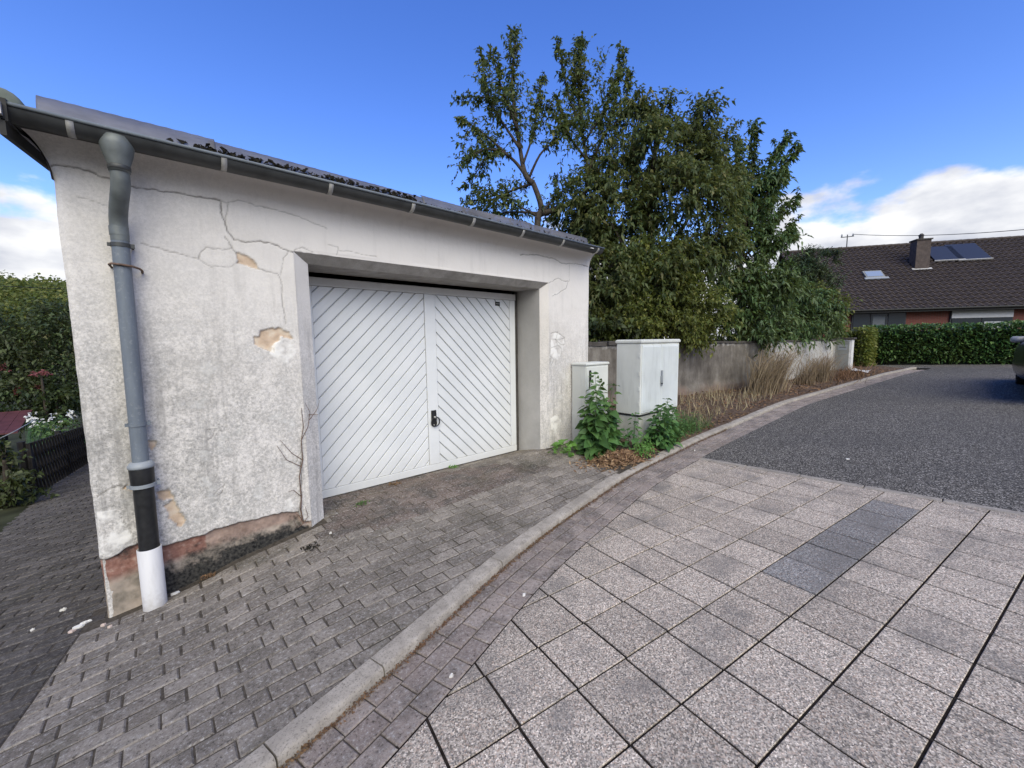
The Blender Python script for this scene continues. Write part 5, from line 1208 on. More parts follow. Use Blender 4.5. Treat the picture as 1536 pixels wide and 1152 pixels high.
    tag(MB().add(V, F).build('plastic_sheet', simple('white_plastic_film', (.66, .66, .65), .5), None), 'crumpled white plastic sheet on the ground by the gate pillar', 'litter')
    # dry creeper clinging to the left jamb
    t = empty('dry_creeper', (.88, YF - .01, .05), 'dry leafless creeper stem climbing the plaster left of the door', 'creeper')
    def onf(px): p = onY(px, YF - .008); return tuple(p)
    main = [onf(p) for p in ((455, 785), (451, 765), (452, 745), (449, 715), (454, 690), (452, 660), (455, 640), (452, 612))]
    MB().tube(main, [.006, .006, .005, .004, .004, .003, .003, .002], 5).build('stem', MAT['rust'], t)
    for pts in (((452, 745), (440, 735), (432, 738)), ((454, 690), (438, 680), (420, 660)), ((452, 660), (462, 640), (465, 618), (458, 605)), ((464, 630), (475, 615), (480, 600)), ((463, 622), (470, 622), (478, 622)), ((455, 785), (446, 792), (440, 780)), ((455, 785), (462, 775), (458, 760)), ((455, 785), (450, 775), (443, 770)), ((452, 700), (430, 690), (415, 668))):
        MB().tube([onf(p) for p in pts], [.003, .0022, .0012][:len(pts)] if len(pts) == 3 else [.003, .0025, .002, .0012], 4).build('twig', MAT['rust'], t)
    # tiny weeds in the paver joints
    for i, (px, lab, mt) in enumerate((((543, 757), 'tiny green weed in a paver joint before the door', 'nettle'), ((680, 702), 'small yellow-green weed against the door sill', 'mallow'), ((592, 727), 'small reddish dead leaf tuft at the door sill', 'dead'), ((314, 866), 'dark red moss cushion beside the downpipe', 'dead'), ((467, 823), 'dark moss cushion on the pavers before the left jamb', 'moss'))):
        d = 3.0
        for _ in range(40): p = atD(px, d); d *= 1 + .4 * (p[2] - float(pave_z(p[0], p[1]))) / 1.5
        n = 60; A = np.stack([rs.normal(p[0], .028, n), rs.normal(p[1], .018, n), np.full(n, p[2]) + rs.uniform(0, .018, n)], 1); D = rs.normal(size=(n, 3)); D[:, 2] = abs(D[:, 2])
        t = empty('joint_weed', tuple(p), lab, 'weed' if i < 3 else 'moss'); V, F, r = leaf_mesh(A, D, .022, .5, rs, droop=.1)
        me = np_mesh('leaves', V, F, None, {'rnd': r * .5}); mesh_obj('leaves', me, LEAF[mt] if mt in LEAF else MAT['moss'], t)
build_verge_plants()
def build_gutter_dirt():
    rs = np.random.RandomState(61); n = 3800; x = rs.uniform(-.6, 6.5, n); w = np.array(vnoise(x, x * 0, 1.3, 5)) + .5
    y = kerb_y(x) - np.abs(rs.normal(0, .016, n)) * (.25 + 1.1 * w) - .004
    P = np.stack([x, y, street_z(x, y) + rs.rand(n) * .012 * (1 - np.clip((kerb_y(x) - y) / .06, 0, 1)) + .002], 1); D = rs.normal(size=(n, 3)) * np.array([1, 1, .3])
    V, F, r = leaf_mesh(P, D, .014, .55, rs, droop=.05); tag(mesh_obj('gutter_dirt', np_mesh('gutter_dirt', V, F, None, {'rnd': r * .30}), LEAF['dead']), 'brown crumbs and needles collected along the kerb foot', 'litter', kind='stuff')
build_gutter_dirt()
# fallen paint and plaster flakes
def build_flakes():
    rr = random.Random(9); flm = simple('paint_flake', (.62, .60, .57), .7, .1); pk = simple('pink_plaster_chip', (.50, .40, .35), .9, .2)
    spots = [((118, 941), .055, 'off-white plaster lump fallen beside the garage corner', flm), ((128, 935), .045, None, flm), ((108, 948), .03, None, pk), ((156, 938), .025, None, pk), ((165, 941), .018, None, pk), ((95, 915), .03, None, flm), ((50, 945), .022, None, flm),
             ((262, 891), .042, 'white oval paint flake at the foot of the white sleeve', flm), ((282, 872), .05, 'white paint flakes lying right of the white sleeve', flm), ((272, 877), .025, None, flm), ((496, 800), .016, 'small white chip on the pavers', flm), ((345, 842), .018, None, flm), ((350, 838), .014, None, flm), ((724, 1032), .0, '', flm),
             ((677, 1015), .018, None, flm), ((786, 893), .02, None, flm), ((868, 765), .012, None, flm), ((1042, 676), .02, None, flm), ((1272, 689), .05, None, flm)]
    for px, s, lab, mat in spots:
        if s == 0: continue
        d = 2.5
        for _ in range(60):
            p = atD(px, d); zg = float(pave_z(p[0], p[1])) if p[1] > kerb_y(p[0]) + .1 else street_z(p[0], p[1]); d *= 1 + .4 * (p[2] - zg) / 1.5
        s *= .6; n = 9; pts = [(p[0] + math.cos(2 * math.pi * k / n) * s * rr.uniform(.5, 1.2), p[1] + math.sin(2 * math.pi * k / n) * s * rr.uniform(.35, .8)) for k in range(n)]
        s *= 1.0; z = p[2]; mb = MB().prism(pts, z - .004, lambda x, y: z + .006 + rr.uniform(0, .008), .002)
        zone = 'asphalt in front of the slabs' if p[0] > XE else ('kerb gutter' if p[1] < kerb_y(p[0]) else ('lane pavers left of the garage corner' if p[0] < -.40 else ('pavers at the garage corner' if p[0] < -.2 else 'pavers along the black wall foot')))
        tag(mb.build('paint_flake', mat), lab or ('small pinkish plaster chip on the ' if mat is pk else 'small pale paint chip on the ') + zone, 'paint flake', None if lab else 'paint chips on the ' + zone)
build_flakes()

# ------------------------------------------------------------------ far street: hedge, house, wire, car
def build_hedge():
    rs = np.random.RandomState(31); h = empty('laurel_hedge', (19.3, -1.5, .55), 'long clipped green laurel hedge in front of the tiled house', 'hedge')
    a = np.array([18.75, 2.62]); b = np.array([19.9, -6.5]); d = (b - a) / np.linalg.norm(b - a); nrm = np.array([-d[1], d[0]]); nrm = nrm if nrm[0] > 0 else -nrm; Lh = np.linalg.norm(b - a); W = .85; z0, z1 = .55, 1.84
    c4 = [a + nrm * .22 + d * .2, b + nrm * .22, b + nrm * (W - .2), a + nrm * (W - .2) + d * .2]
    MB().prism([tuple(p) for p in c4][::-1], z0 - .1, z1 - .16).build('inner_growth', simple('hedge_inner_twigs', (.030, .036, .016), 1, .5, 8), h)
    n = 15000; s = rs.rand(n) * Lh; f = rs.rand(n); face = rs.rand(n)
    P = np.zeros((n, 3)); D = np.zeros((n, 3)); Z = z0 + .10 + (z1 - z0 - .10) * rs.rand(n) ** .9
    front = face < .72; top = (face >= .72) & (face < .94); end = face >= .94
    inn = rs.rand(n) ** 2 * .20 + .06 * np.array([float(q) for q in vnoise(s, Z, 2.2, 3)])
    xy = a + d * s[:, None]
    P[front] = np.c_[xy[front] + nrm * inn[front, None], Z[front]]; D[front] = np.r_[-nrm, .1]
    P[top] = np.c_[xy[top] + nrm * (rs.rand(top.sum(), 1) * W), z1 - inn[top] + .03 * np.array(vnoise(s[top], s[top] * 0, 1.2, 5))]; D[top] = (0, 0, 1)
    P[end] = np.c_[a + d * inn[end, None] + nrm * (rs.rand(end.sum(), 1) * W), Z[end]]; D[end] = np.r_[-d, .1]
    D = D + rs.normal(size=(n, 3)) * .65; D[:, 2] += .15
    V, F, r = leaf_mesh(P, D, .125, .48, rs, droop=.25); mesh_obj('leaves', np_mesh('leaves', V, F, None, {'rnd': r}), LEAF['laurel'], h)
    h2 = empty('laurel_hedge', (18.0, 3.0, .5), 'short yellowish hedge block between gate pillar and long hedge', 'hedge'); n = 2600
    P = np.stack([rs.uniform(17.2, 18.6, n), 2.30 + rs.rand(n) ** 2 * .5, .55 + 1.25 * rs.rand(n)], 1); D = np.array([-.3, -1, .2]) + rs.normal(size=(n, 3)) * .6
    k = rs.rand(n) < .4; P[k, 0] = 17.2 + rs.rand(k.sum()) ** 2 * .4; P[k, 1] = rs.uniform(2.3, 3.4, k.sum()); D[k] += np.array([-1, .8, 0])
    V, F, r = leaf_mesh(P, D, .12, .5, rs); mesh_obj('leaves', np_mesh('leaves', V, F, None, {'rnd': r}), LEAF['yellowgreen'], h2)
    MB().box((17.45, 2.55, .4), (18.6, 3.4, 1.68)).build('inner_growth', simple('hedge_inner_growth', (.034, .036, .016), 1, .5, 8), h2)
build_hedge()
def build_house():
    e0 = atD((1228, 470), 22.6); e1 = atD((1536, 458), 20.2); ez = 2.95
    e0[2] = e1[2] = ez
    u = (e1 - e0); u[2] = 0; u /= np.linalg.norm(u); v = np.array([-u[1], u[0], 0.]); v = v if v @ M[:, 2] > 0 else -v; up = np.array([0, 0, 1.])
    Lh = 19.0; run = 5.0; rise = 4.15; o = e0 - u * .5
    w = empty('tiled_house', tuple(o + np.array([0, 0, -2.3])), 'brick bungalow with steep dark brown tiled roof, chimney and solar panels', 'house')
    P = lambda s, t, z: tuple(o + u * s + v * t + up * z)
    brick = NT('red_house_brick')
    bt = brick.n('ShaderNodeTexBrick'); bt.inputs['Scale'].default_value = 4; bt.inputs['Color1'].default_value = (.22, .075, .055, 1); bt.inputs['Color2'].default_value = (.16, .055, .042, 1); bt.inputs['Mortar'].default_value = (.16, .12, .10, 1)
    mp = brick.n('ShaderNodeMapping'); mp.inputs['Rotation'].default_value = (R(90), 0, 0); brick.t.links.new(brick.pos, mp.inputs[0]); brick.t.links.new(mp.outputs[0], bt.inputs[0]); brick = brick.fin(bt.outputs[0], .9, .1)
    def bx(name, s0, s1, t0, t1, z0, z1, mat, par=w): return MB().obox(P(s0, t0, z0), u * (s1 - s0), v * (t1 - t0), up * (z1 - z0)).build(name, mat, par)
    bx('wall', .5, Lh - .5, .55, 9.5, -2.9, -.05, brick)
    MB().add([P(.5, .55, -.05), P(.5, 9.5, -.05), P(.5, 5.03, 3.70), P(.72, .55, -.05), P(.72, 9.5, -.05), P(.72, 5.03, 3.70)], [(0, 1, 2), (5, 4, 3), (0, 2, 5, 3), (1, 4, 5, 2)]).build('gable', brick, w)
    # tiled roof plane with real tile relief
    tile = NT('dark_brown_roof_tile'); tn = tile.noise(1.4, 5, .6); tf = tile.noise(14, 4); tile = tile.fin(tile.mix(tile.range(tf, .35, .65), tile.ramp(tn, [(.3, (.032, .025, .022)), (.7, (.070, .053, .045))]), (.054, .042, .037)), .75, .3)
    cw, ch = .30, .345; ncol = int(Lh / cw); nrow = int(math.hypot(run, rise) / ch) + 1; sub = 6; V = []; F = []; sl = np.array([run, rise]) / math.hypot(run, rise); tot = math.hypot(run, rise)
    for rrow in range(nrow):
        b0 = len(V); cols = ncol * sub + 1
        for e in (0, 1):
            q = min(tot, (rrow + e) * ch); lift = .062 * (1 - e) + .004
            for c in range(cols):
                ph = (c / sub) % 1.0; hgt = lift + .048 * math.sin(ph * 2 * math.pi)
                V.append(P(c * cw / sub, q * sl[0] - hgt * sl[1], q * sl[1] + hgt * sl[0]))
        for c in range(cols): V.append(P(c * cw / sub, min(tot, rrow * ch) * sl[0] + .0, min(tot, rrow * ch) * sl[1] - .012))
        for c in range(cols - 1): F.append((b0 + c, b0 + c + 1, b0 + cols + c + 1, b0 + cols + c)); F.append((b0 + 2 * cols + c, b0 + 2 * cols + c + 1, b0 + c + 1, b0 + c))
    rf = MB().add(V, F).build('roof', tile, w); tag(rf, 'dark brown pantiled roof')
    MB().add([P(0, 5.03, rise + .03), P(Lh, 5.03, rise + .03), P(Lh, 10.05, -.05), P(0, 10.05, -.05)], [(0, 1, 2, 3)]).build('rear_roof', tile, w)
    k = 0.0
    while k < Lh - .2: MB().tube([P(k, 5.02, rise + .04), P(k + .40, 5.02, rise + .055)], .10, 8).build('ridge_tile', tile, rf); k += .38
    bx('fascia', 0, Lh, -.02, .10, -.17, -.01, MAT['verge']); bx('soffit', 0, Lh, .10, .55, -.12, -.08, MAT['verge'])
    MB().tube([P(0, -.09, -.03), P(Lh, -.09, -.03)], .055, 8).build('eaves_gutter', MAT['verge'], w)
    # px -> along-eaves coordinate on a plane at height/offset
    def s_at(px, t=.5):
        r_ = ray(*px); A = np.array([[u[0], -r_[0]], [u[1], -r_[1]]]); bb = CAM[:2] - (o + v * t)[:2]; return float(np.linalg.solve(A, bb)[0])
    def roof_at(px):
        n_ = np.cross(u, v * sl[0] + up * sl[1]); r_ = ray(*px); tt = ((o - CAM) @ n_) / (r_ @ n_); q = CAM + r_ * tt - o; return float(q @ u), float(q @ (v * sl[0] + up * sl[1]))
    N = -v * sl[1] + up * sl[0]; T = v * sl[0] + up * sl[1]
    def onroof(name, pa, pb, h, mat, par, lift=.05):
        (s0, q0), (s1, q1) = roof_at(pa), roof_at(pb); s0, s1 = sorted((s0, s1)); q0, q1 = sorted((q0, q1))
        return s0, s1, q0, q1, MB().obox(o + u * s0 + T * q0 + N * lift, u * (s1 - s0), T * (q1 - q0), N * h).build(name, mat, par)
    panel = NT('solar_glass').fin((.022, .025, .036), .35, .4); gl = NT('window_glass').fin((.018, .024, .03), .12, .35)
    for pa, pb in (((1401, 394), (1424, 372)), ((1437, 393), (1460, 368))):
        s0, s1, q0, q1, _ = onroof('solar_panel', pa, pb, .06, panel, w, .09)
        MB().obox(o + u * (s0 - .04) + T * (q0 - .05) + N * .085, u * (s1 - s0 + .08), T * .05, N * .075).build('panel_frame', MAT['bracket'], w)
    s0, s1, q0, q1, _ = onroof('skylight', (1299, 419), (1320, 408), .07, MAT['grey_panel'], w, .05)
    MB().obox(o + u * (s0 + .07) + T * (q0 + .09) + N * .105, u * (s1 - s0 - .14), T * (q1 - q0 - .18), N * .03).build('skylight_pane', NT('skylight_glass').fin((.22, .27, .36), .1, .7), w)
    MB().obox(o + u * (s0 - .12) + T * (q0 - .16) + N * .055, u * (s1 - s0 + .24), T * .16, N * .07).build('lead_flashing', MAT['pipe_ring'], w)
    s, q = roof_at((1378, 400)); b = o + u * s + T * q; cm = simple('slate_clad_chimney', (.075, .058, .052), .8, .3, 6)
    MB().obox(b - u * .33 - v * .3 - up * .6, u * .66, v * .6, up * 2.05).build('chimney', cm, w); MB().obox(b - u * .38 - v * .35 + up * 1.452, u * .76, v * .7, up * .07).build('chimney_cap', MAT['coping'], w)
    MB().lathe((b[0], b[1]), [(.11, b[2] + 1.52), (.11, b[2] + 1.72), (.15, b[2] + 1.74), (.05, b[2] + 1.86)], 10).build('chimney_pot', MAT['coping'], w)
    MB().obox(b - u * .46 - T * .42 + N * .06, u * .92, T * .16, N * .02).build('chimney_flashing', MAT['bracket'], w)
    # windows
    wf = simple('window_frame_dark', (.035, .035, .042), .5); sh = simple('roller_shutter', (.50, .50, .50), .6, .06); cur = simple('net_curtain', (.40, .41, .42), .9, .08)
    for (xa, xb), shutter in (((1277, 1358), 0), ((1424, 1518), 1)):
        sa, sb = s_at((xa, 482)), s_at((xb, 482))
        wn = empty('window', (0, 0, 0)); wn.parent = w; wn.location = tuple(Vector(P((sa + sb) / 2, .5, -.9)) - w.location)
        bx('frame', sa, sb, .46, .54, -1.75, -.14, wf, wn)
        n = 3 if not shutter else 2; ws = (sb - sa - .06) / n
        for k in range(n):
            bx('pane', sa + .06 + k * ws, sa + k * ws + ws, .43, .4598, -1.70, -.20 if not shutter else -.50, gl, wn)
        if shutter: bx('roller_shutter', sa + .03, sb - .03, .405, .4298, -.54, -.16, sh, wn); bx('net_curtain', sa + ws + .15, sb - .1, .420, .4295, -1.15, -.75, cur, wn)
        else: bx('net_curtain', sa + ws + .15, sa + 2 * ws - .1, .420, .4295, -1.40, -.30, simple('grey_curtain', (.12, .13, .14), .9, .1), wn)
    # service mast on the ridge
    s, q = roof_at((1277, 384)); b = o + u * s + v * 5.0 + up * (rise - .1); top = b + up * 1.0
    m = empty('roof_mast', tuple(b), 'thin service mast with insulators on the house ridge', 'mast')
    MB().tube([b, top], .03, 6).build('pole', MAT['dark_metal'], m); MB().tube([top - u * .35 - up * .15, top + u * .35 - up * .12], .025, 6).build('cross_arm', MAT['dark_metal'], m)
    for k in (-.3, .3): MB().lathe(tuple((top + u * k)[:2]), [(.03, top[2] - .14), (.05, top[2] - .05), (.02, top[2] + .05)], 8).build('insulator', MAT['pipe_ring'], m)
    a = top + u * .3; e = atD((1600, 338), 17.0); pts = [a + (e - a) * t - up * (1.1 * 4 * t * (1 - t)) * .2 for t in np.linspace(0, 1, 14)]
    e2 = e + (e - a) * .8; pts += [e + (e2 - e) * t for t in (.3, .6, 1.0)]
    tag(MB().tube(pts, .016, 5).build('overhead_wire', MAT['black_plastic']), 'single overhead wire running from the roof mast past the chimney', 'wire')
build_house()
def build_car():
    g = .44; cx, yL, yR = 12.55, -.56, -2.32
    c = empty('parked_car', (cx, (yL + yR) / 2, g), 'black parked car cut by the right picture edge, wing mirror showing', 'car')
    paint = NT('black_car_paint').fin((.010, .010, .012), .22, .6); glass = NT('car_glass').fin((.012, .014, .016), .05, .7); tyre = simple('tyre_rubber', (.015, .015, .015), .85, .2); rim = simple('alloy_rim', (.35, .35, .36), .35, .1, 8, .5, .7)
    # side profile stations (x from rear to front): lower z, shoulder z, half width
    st = [(-2.02, .42, .78, .62), (-1.95, .28, .93, .78), (-1.5, .20, .97, .86), (-.6, .18, .96, .88), (.5, .18, .95, .88), (1.2, .19, .92, .87), (1.75, .24, .84, .82), (2.02, .32, .70, .70), (2.08, .40, .58, .55)]
    V = []; F = []; yc = (yL + yR) / 2; m = 9
    for x, zl, zs, hw in st:
        ring = [(-hw * .86, zl), (-hw, zl + .12), (-hw * 1.0, (zl + zs) / 2), (-hw * .97, zs - .06), (-hw * .88, zs), (0, zs + .035), (hw * .88, zs), (hw * .97, zs - .06), (hw, (zl + zs) / 2), (hw, zl + .12), (hw * .86, zl)]
        V += [(cx + x, yc + y * 1.06, g + z) for y, z in ring]
    n = 11
    for i in range(len(st) - 1):
        for k in range(n): F.append((i * n + k, i * n + (k + 1) % n, i * n + n + (k + 1) % n, i * n + n + k))
    F.append(tuple(range(n))); F.append(tuple(range(len(st) * n - 1, len(st) * n - n - 1, -1)))
    o = MB().add(V, F[:]).build('body', paint, c, True); md = o.modifiers.new('s', 'SUBSURF'); md.levels = 2; md.render_levels = 2
    gs = [(-1.78, .90, .72, .90), (-1.25, 1.36, .62, .90), (-.4, 1.46, .61, .90), (.35, 1.40, .60, .90), (1.10, .93, .74, .90)]
    V = []; F = []
    for x, zt, hw, zb in gs: V += [(cx + x, yc - .80, g + .88), (cx + x, yc - hw, g + zt - .04), (cx + x, yc - hw * .75, g + zt), (cx + x, yc + hw * .75, g + zt), (cx + x, yc + hw, g + zt - .04), (cx + x, yc + .80, g + .88)]
    for i in range(4):
        for k in range(5): F.append((i * 6 + k, i * 6 + 6 + k, i * 6 + 7 + k, i * 6 + 1 + k))
    gh = MB().add(V, F).build('windows', glass, c, True)
    V = [(cx + x, yc + sy * hw * .78, g + zt + .006) for x, zt, hw, _ in gs[1:4] for sy in (-1, 1)]
    MB().add(V, [(0, 1, 3, 2), (2, 3, 5, 4)]).build('roof_panel', paint, c, True)
    for sx in (-1.28, 1.32):
        for y, s in ((yL - .15, 1), (yR + .15, -1)):
            w = empty('wheel', (0, 0, 0)); w.parent = c; w.location = (sx, y - yc, .31)
            ty = MB(); prof = [(.20, -.10), (.29, -.105), (.31, -.08), (.31, .08), (.29, .105), (.20, .10)]; q = 24
            vs = [(cx + sx + r_ * math.cos(2 * math.pi * k / q), y + h, g + .31 + r_ * math.sin(2 * math.pi * k / q)) for r_, h in prof for k in range(q)]
            fs = [(i * q + k, i * q + (k + 1) % q, (i + 1) * q + (k + 1) % q, (i + 1) * q + k) for i in range(5) for k in range(q)]
            ty.add(vs, fs).build('tyre', tyre, w, True)
            rm = MB(); vs = [(cx + sx + r_ * math.cos(2 * math.pi * k / q), y + s * h, g + .31 + r_ * math.sin(2 * math.pi * k / q)) for r_, h in ((.205, .09), (.17, .06), (.05, .085)) for k in range(q)]
            fs = [(i * q + k, i * q + (k + 1) % q, (i + 1) * q + (k + 1) % q, (i + 1) * q + k) for i in range(2) for k in range(q)] + [tuple(range(2 * q, 3 * q))]
            rm.add(vs, fs).build('rim', rim, w, True)
    for y, s in ((yL, 1), (yR, -1)):
        mr = MB().box((cx + .62, y + s * .0 - .10 + s * .01, g + .90), (cx + .76, y + s * .0 + .10 + s * .01, g + 1.03), bev=.03); mo = mr.build('wing_mirror', MAT['bracket'], c, True)
        MB().box((cx + 1.92, y - s * .30 - .12, g + .58), (cx + 2.03, y - s * .30 + .12, g + .70), bev=.02).build('headlight', simple('headlight_glass', (.6, .6, .62), .1, .05), c)
        MB().box((cx - 1.99, y - s * .18 - .11, g + .70), (cx - 1.90, y - s * .18 + .11, g + .86), bev=.02).build('tail_light', simple('red_lamp', (.30, .01, .012), .2, .05), c)
build_car()

# ------------------------------------------------------------------ lane side: fence, bushes, shed, hill
def build_lane_side():
    rs = np.random.RandomState(41)
    lz = lambda x, y: float(pave_z(min(x, -.4), y))
    a = np.array([-1.60, 9.7]); b = np.array([-1.27, 13.4]); d = (b - a) / np.linalg.norm(b - a); nn = np.array([d[1], -d[0]]); L = np.linalg.norm(b - a); wood = simple('black_stained_wood', (.020, .018, .018), .85, .4, 14); H = .86
    f = empty('lattice_fence', (a[0], a[1], lz(*a)), 'low dark crossed-lath fence along the lane beside the garage', 'fence')
    P = lambda s, h, o: np.array([*(a + d * s + nn * o), lz(*(a + d * s)) + h])
    for s in (0.02, L * .5, L - .02): MB().tube([P(s, -.1, -.05), P(s, H + .04, -.05)], .045, 6).build('post', wood, f)
    for h in (.20, .66): MB().obox(P(0, h, -.03), P(L, h, -.03) - P(0, h, -.03), np.array([nn[0], nn[1], 0]) * .025, np.array([0, 0, .05])).build('rail', wood, f)
    for side, o in ((1, .0), (-1, .024)):
        s = -.3
        while s < L:
            s0, s1 = s, s + side * .30 if side > 0 else s - .30 + .3
            p0 = P(min(max(s if side > 0 else s + .3, 0), L), .02, o); p1 = P(min(max(s + .3 if side > 0 else s, 0), L), H, o); w_ = np.array([d[0], d[1], 0]) * .036
            MB().obox(p0, p1 - p0, w_, np.array([nn[0], nn[1], 0]) * .022).build('lath', wood, f); s += .155
    def bush(label, cat, blobs, mat, size, width, dens, L0=.3, seed=1, name='lane_bush', broad=False, upw=.4):
        r2 = np.random.RandomState(seed); c = blobs[0][0]; zt = float(terrain_z(c[0], c[1])); t = empty(name, (c[0], c[1], zt), label, cat)
        limb(t, [(c[0], c[1], zt - .05), (c[0], c[1], c[2] * .5 + zt * .5), tuple(c)], .07, .02, 'trunk' if cat == 'tree' else 'stem')
        A, D, Ls = blob_shoots(blobs, r2, dens, L0, upw); crown(t, 'crown', mat, A, D, Ls, 7, size, width, r2, -.25, broad=broad, r0=.004); return t
    bush('dense dark tree filling the view left of the garage wall', 'tree', [blob((70, 530), 11.5, 60, 52, 1.0, 1.2), blob((10, 512), 11.5, 60, 36, 1.0, 1.2), blob((100, 497), 11.8, 45, 42, .9, 1.2), blob((55, 482), 11.8, 34, 22, .6, .9), blob((112, 462), 11.8, 22, 26, .4, .8), blob((82, 462), 11.8, 16, 22, .4, .7), blob((-5, 470), 11.6, 22, 24, .4, .8), blob((-40, 525), 11.5, 60, 55, 1.0), blob((30, 560), 11.2, 70, 40, 1.0, 1.1)], 'shaded_bush', .12, .5, 46, .46, 51, 'lane_tree')
    bush('dark leafy bush behind the lattice fence under the tree', 'bush', [blob((85, 605), 11.0, 45, 32, .6, 1.2), blob((40, 590), 10.8, 50, 40, .7), blob((110, 570), 11.5, 35, 45, .6, 1.1), blob((10, 610), 10.6, 40, 40, .6)], 'shaded_bush', .11, .55, 70, .3, 52)
    bush('green climbing plant hanging over the fence', 'bush', [blob((100, 660), 8.9, 22, 22, .25, 1.3), blob((85, 640), 9.4, 30, 16, .3, 1.2)], 'laurel', .085, .6, 110, .2, 53)
    bush('leafy nettles growing at the near end of the lattice fence', 'bush', [blob((6, 690), 5.9, 20, 42, .2, 1.3), blob((24, 728), 5.8, 22, 20, .16, 1.3), blob((-25, 715), 5.8, 30, 50, .3, 1.2), blob((48, 742), 6.1, 18, 8, .1, 1.2)], 'shaded_bush', .075, .62, 150, .16, 54, broad=True)
    bush('red-leaved shrub twig showing through the dark tree', 'shrub', [blob((62, 563), 10.6, 11, 6, .12, 1.2), blob((5, 553), 10.6, 8, 5, .12, 1.0), blob((45, 585), 10.9, 20, 12, .2, .5)], 'red', .08, .55, 110, .12, 55, 'red_shrub')
    # white flowering shrub behind the fence
    t = empty('white_rose_bush', (-1.75, 10.6, -.75), 'white flowering shrub behind the lattice fence', 'shrub'); A = []
    for px, n, sx, sy in (((62, 632), 30, 12, 6), ((105, 622), 9, 4, 4), ((45, 626), 8, 6, 3), ((78, 640), 16, 10, 4)):
        for _ in range(n): A.append(atD((rs.normal(px[0], sx), rs.normal(px[1], sy)), 9.6 + rs.normal() * .1))
    A = np.array(A); V, F, r = leaf_mesh(np.repeat(A, 5, 0), rs.normal(size=(len(A) * 5, 3)), .055, .8, rs, broad=True)
    tag(mesh_obj('flowers', np_mesh('flowers', V, F, None, {'rnd': r}), simple('white_petals', (.66, .66, .64), .8, .05), t), kind='stuff')
    B = np.repeat(np.array([(-1.75, 10.6, -.75)]), len(A), 0); V, F, r = ribbons(B, A, .002, rs, .1, 3); mesh_obj('stems', np_mesh('stems', V, F, None, {'rnd': r}), LEAF['nettle'], t)
    # shed with dark red roof
    p = atD((-48, 650), 8.8); s = empty('garden_shed', (p[0], p[1], float(terrain_z(p[0], p[1]))), 'small garden shed with dark red sheet roof behind the nettles', 'shed')
    zr = p[2]; MB().box((p[0] - 1.0, p[1] - .2, float(terrain_z(p[0], p[1])) - .3), (p[0] + .32, p[1] + 1.2, zr - .1)).build('wall', wood, s)
    rm = simple('dark_red_sheet', (.085, .030, .032), .6, .25, 6); x = p[0] - 1.2
    while x < p[0] + .6: MB().obox((x, p[1] - .35, zr - .06), (.19, 0, 0), (0, 1.7, .30), (0, 0, .03)).build('roof_sheet', rm, s); x += .195
    tag(MB().tube([atD((-30, 672), 7.2), atD((20, 648), 7.6), atD((52, 630), 8.2)], .008, 5).build('pale_cable', MAT['pipe_ring']), 'pale cable slanting past the shed roof', 'cable')
    tag(MB().tube([atD((-200, 428), 16), atD((0, 429), 19), atD((140, 436), 22), atD((300, 440), 26)], .016, 5).build('overhead_wire', MAT['black_plastic']), 'dark overhead wire crossing in front of the wooded hill', 'wire')
    # wooded hill
    az = np.linspace(-62, 48, 120); V = []; F = []; rows = [(230, -14), (280, 4), (330, 22), (380, 36), (430, 45.5), (520, 40), (640, -10)]
    for q in az:
        for dd, h in rows:
            x, y = dd * math.sin(R(q)), dd * math.cos(R(q)); hh = h + (6.5 * float(fbm(q * .05, dd * .01, 1.0, 5, 3)) + 3.0 * float(fbm(q * .9, dd * .06, 1.0, 9, 3))) * (1 if h > 0 else 0) - .13 * (q + 10) * (1 if h > 20 else 0); V.append((x, y, hh))
    k = len(rows)
    for i in range(len(az) - 1):
        for j in range(k - 1): F.append((i * k + j, i * k + j + 1, i * k + k + j + 1, i * k + k + j))
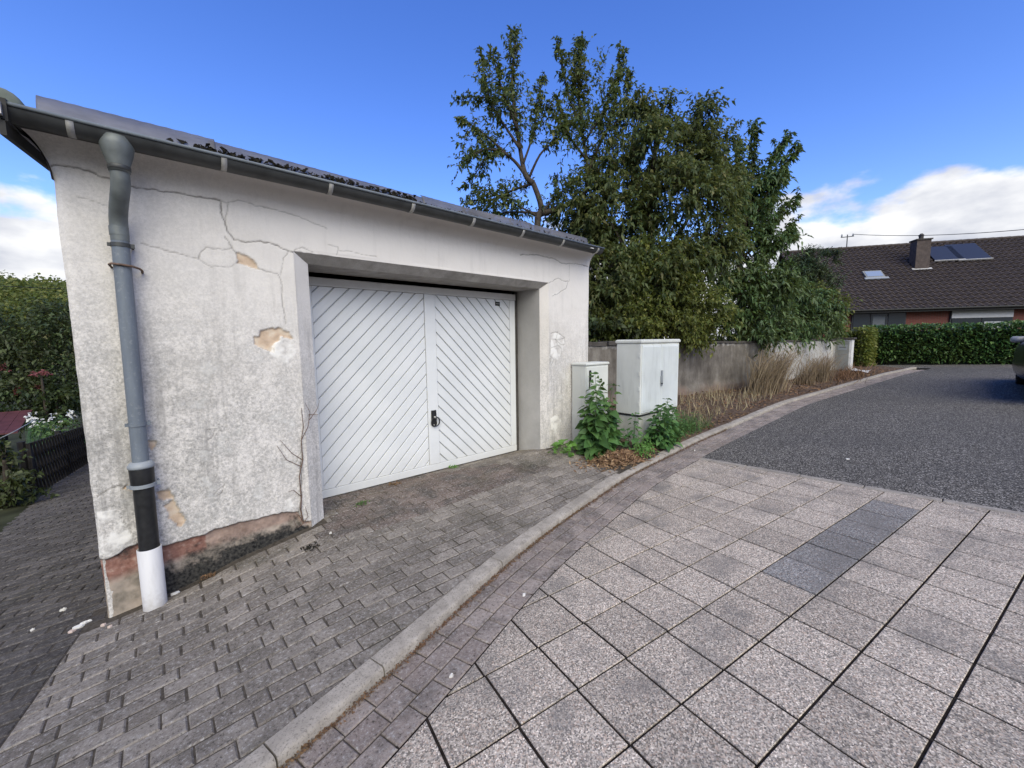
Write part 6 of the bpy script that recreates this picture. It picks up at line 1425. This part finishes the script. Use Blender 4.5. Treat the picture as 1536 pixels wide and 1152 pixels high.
    hm = NT('hill_woodland'); n1 = hm.noise(.045, 6, .65); n2 = hm.noise(.25, 4, .7); hc = hm.ramp(n1, [(.35, (.055, .075, .030)), (.5, (.10, .105, .045)), (.62, (.17, .165, .075))]); hc = hm.mix(hm.range(n2, .5, .68), hc, (.04, .05, .022)); hm.bump(n2, 1.0, 4.0)
    tag(MB().add(V, F).build('hill', hm.fin(hc, 1.0, .05), None, True), kind='structure')
    # trees on the hill as uneven canopy clumps
    n = 2600; q = rs.uniform(-40, 10, n); dd = rs.uniform(300, 440, n); hz = np.interp(dd, [r_[0] for r_ in rows], [r_[1] for r_ in rows]) - .13 * (q + 10)
    C = np.stack([dd * np.sin(np.radians(q)), dd * np.cos(np.radians(q)), hz], 1); P = np.repeat(C, 26, 0) + rs.normal(size=(n * 26, 3)) * np.array([2.4, 2.4, 2.2]); Vv, Ff, r = leaf_mesh(P, rs.normal(size=P.shape), 2.2, .8, rs)
    tag(mesh_obj('hill_woodland', np_mesh('hill_woodland', Vv, Ff, None, {'rnd': r}), LEAF['yellowgreen']), 'autumn-tinged woodland covering the distant hill', 'woodland', kind='stuff')
    # house on the hill slope
    p = atD((26, 442), 240); hs = empty('hillside_house', (p[0], p[1], p[2] - 3), 'small distant house with red roof on the hillside', 'house'); red = simple('far_red_tiles', (.28, .085, .06), .8, .2, 1)
    MB().box((p[0] - 3.4, p[1] - 2.5, p[2] - 4), (p[0] + 3.4, p[1] + 2.5, p[2] - .2)).build('wall', simple('far_white_wall', (.66, .64, .61), .9, .05, 1), hs)
    MB().add([(p[0] - 3.8, p[1] - 3, p[2] - .3), (p[0] + 3.8, p[1] - 3, p[2] - .3), (p[0] + 3.8, p[1] + 3, p[2] - .3), (p[0] - 3.8, p[1] + 3, p[2] - .3), (p[0] - 3.8, p[1], p[2] + 2.2), (p[0] + 3.8, p[1], p[2] + 2.2)], [(0, 1, 5, 4), (2, 3, 4, 5), (0, 4, 3), (1, 2, 5), (3, 2, 1, 0)]).build('roof', red, hs)
    for k in (-2, 0, 2): MB().box((p[0] + k - .5, p[1] - 2.56, p[2] - 2.4), (p[0] + k + .5, p[1] - 2.505, p[2] - 1.0)).build('window', MAT['dark_metal'], hs)
build_lane_side()
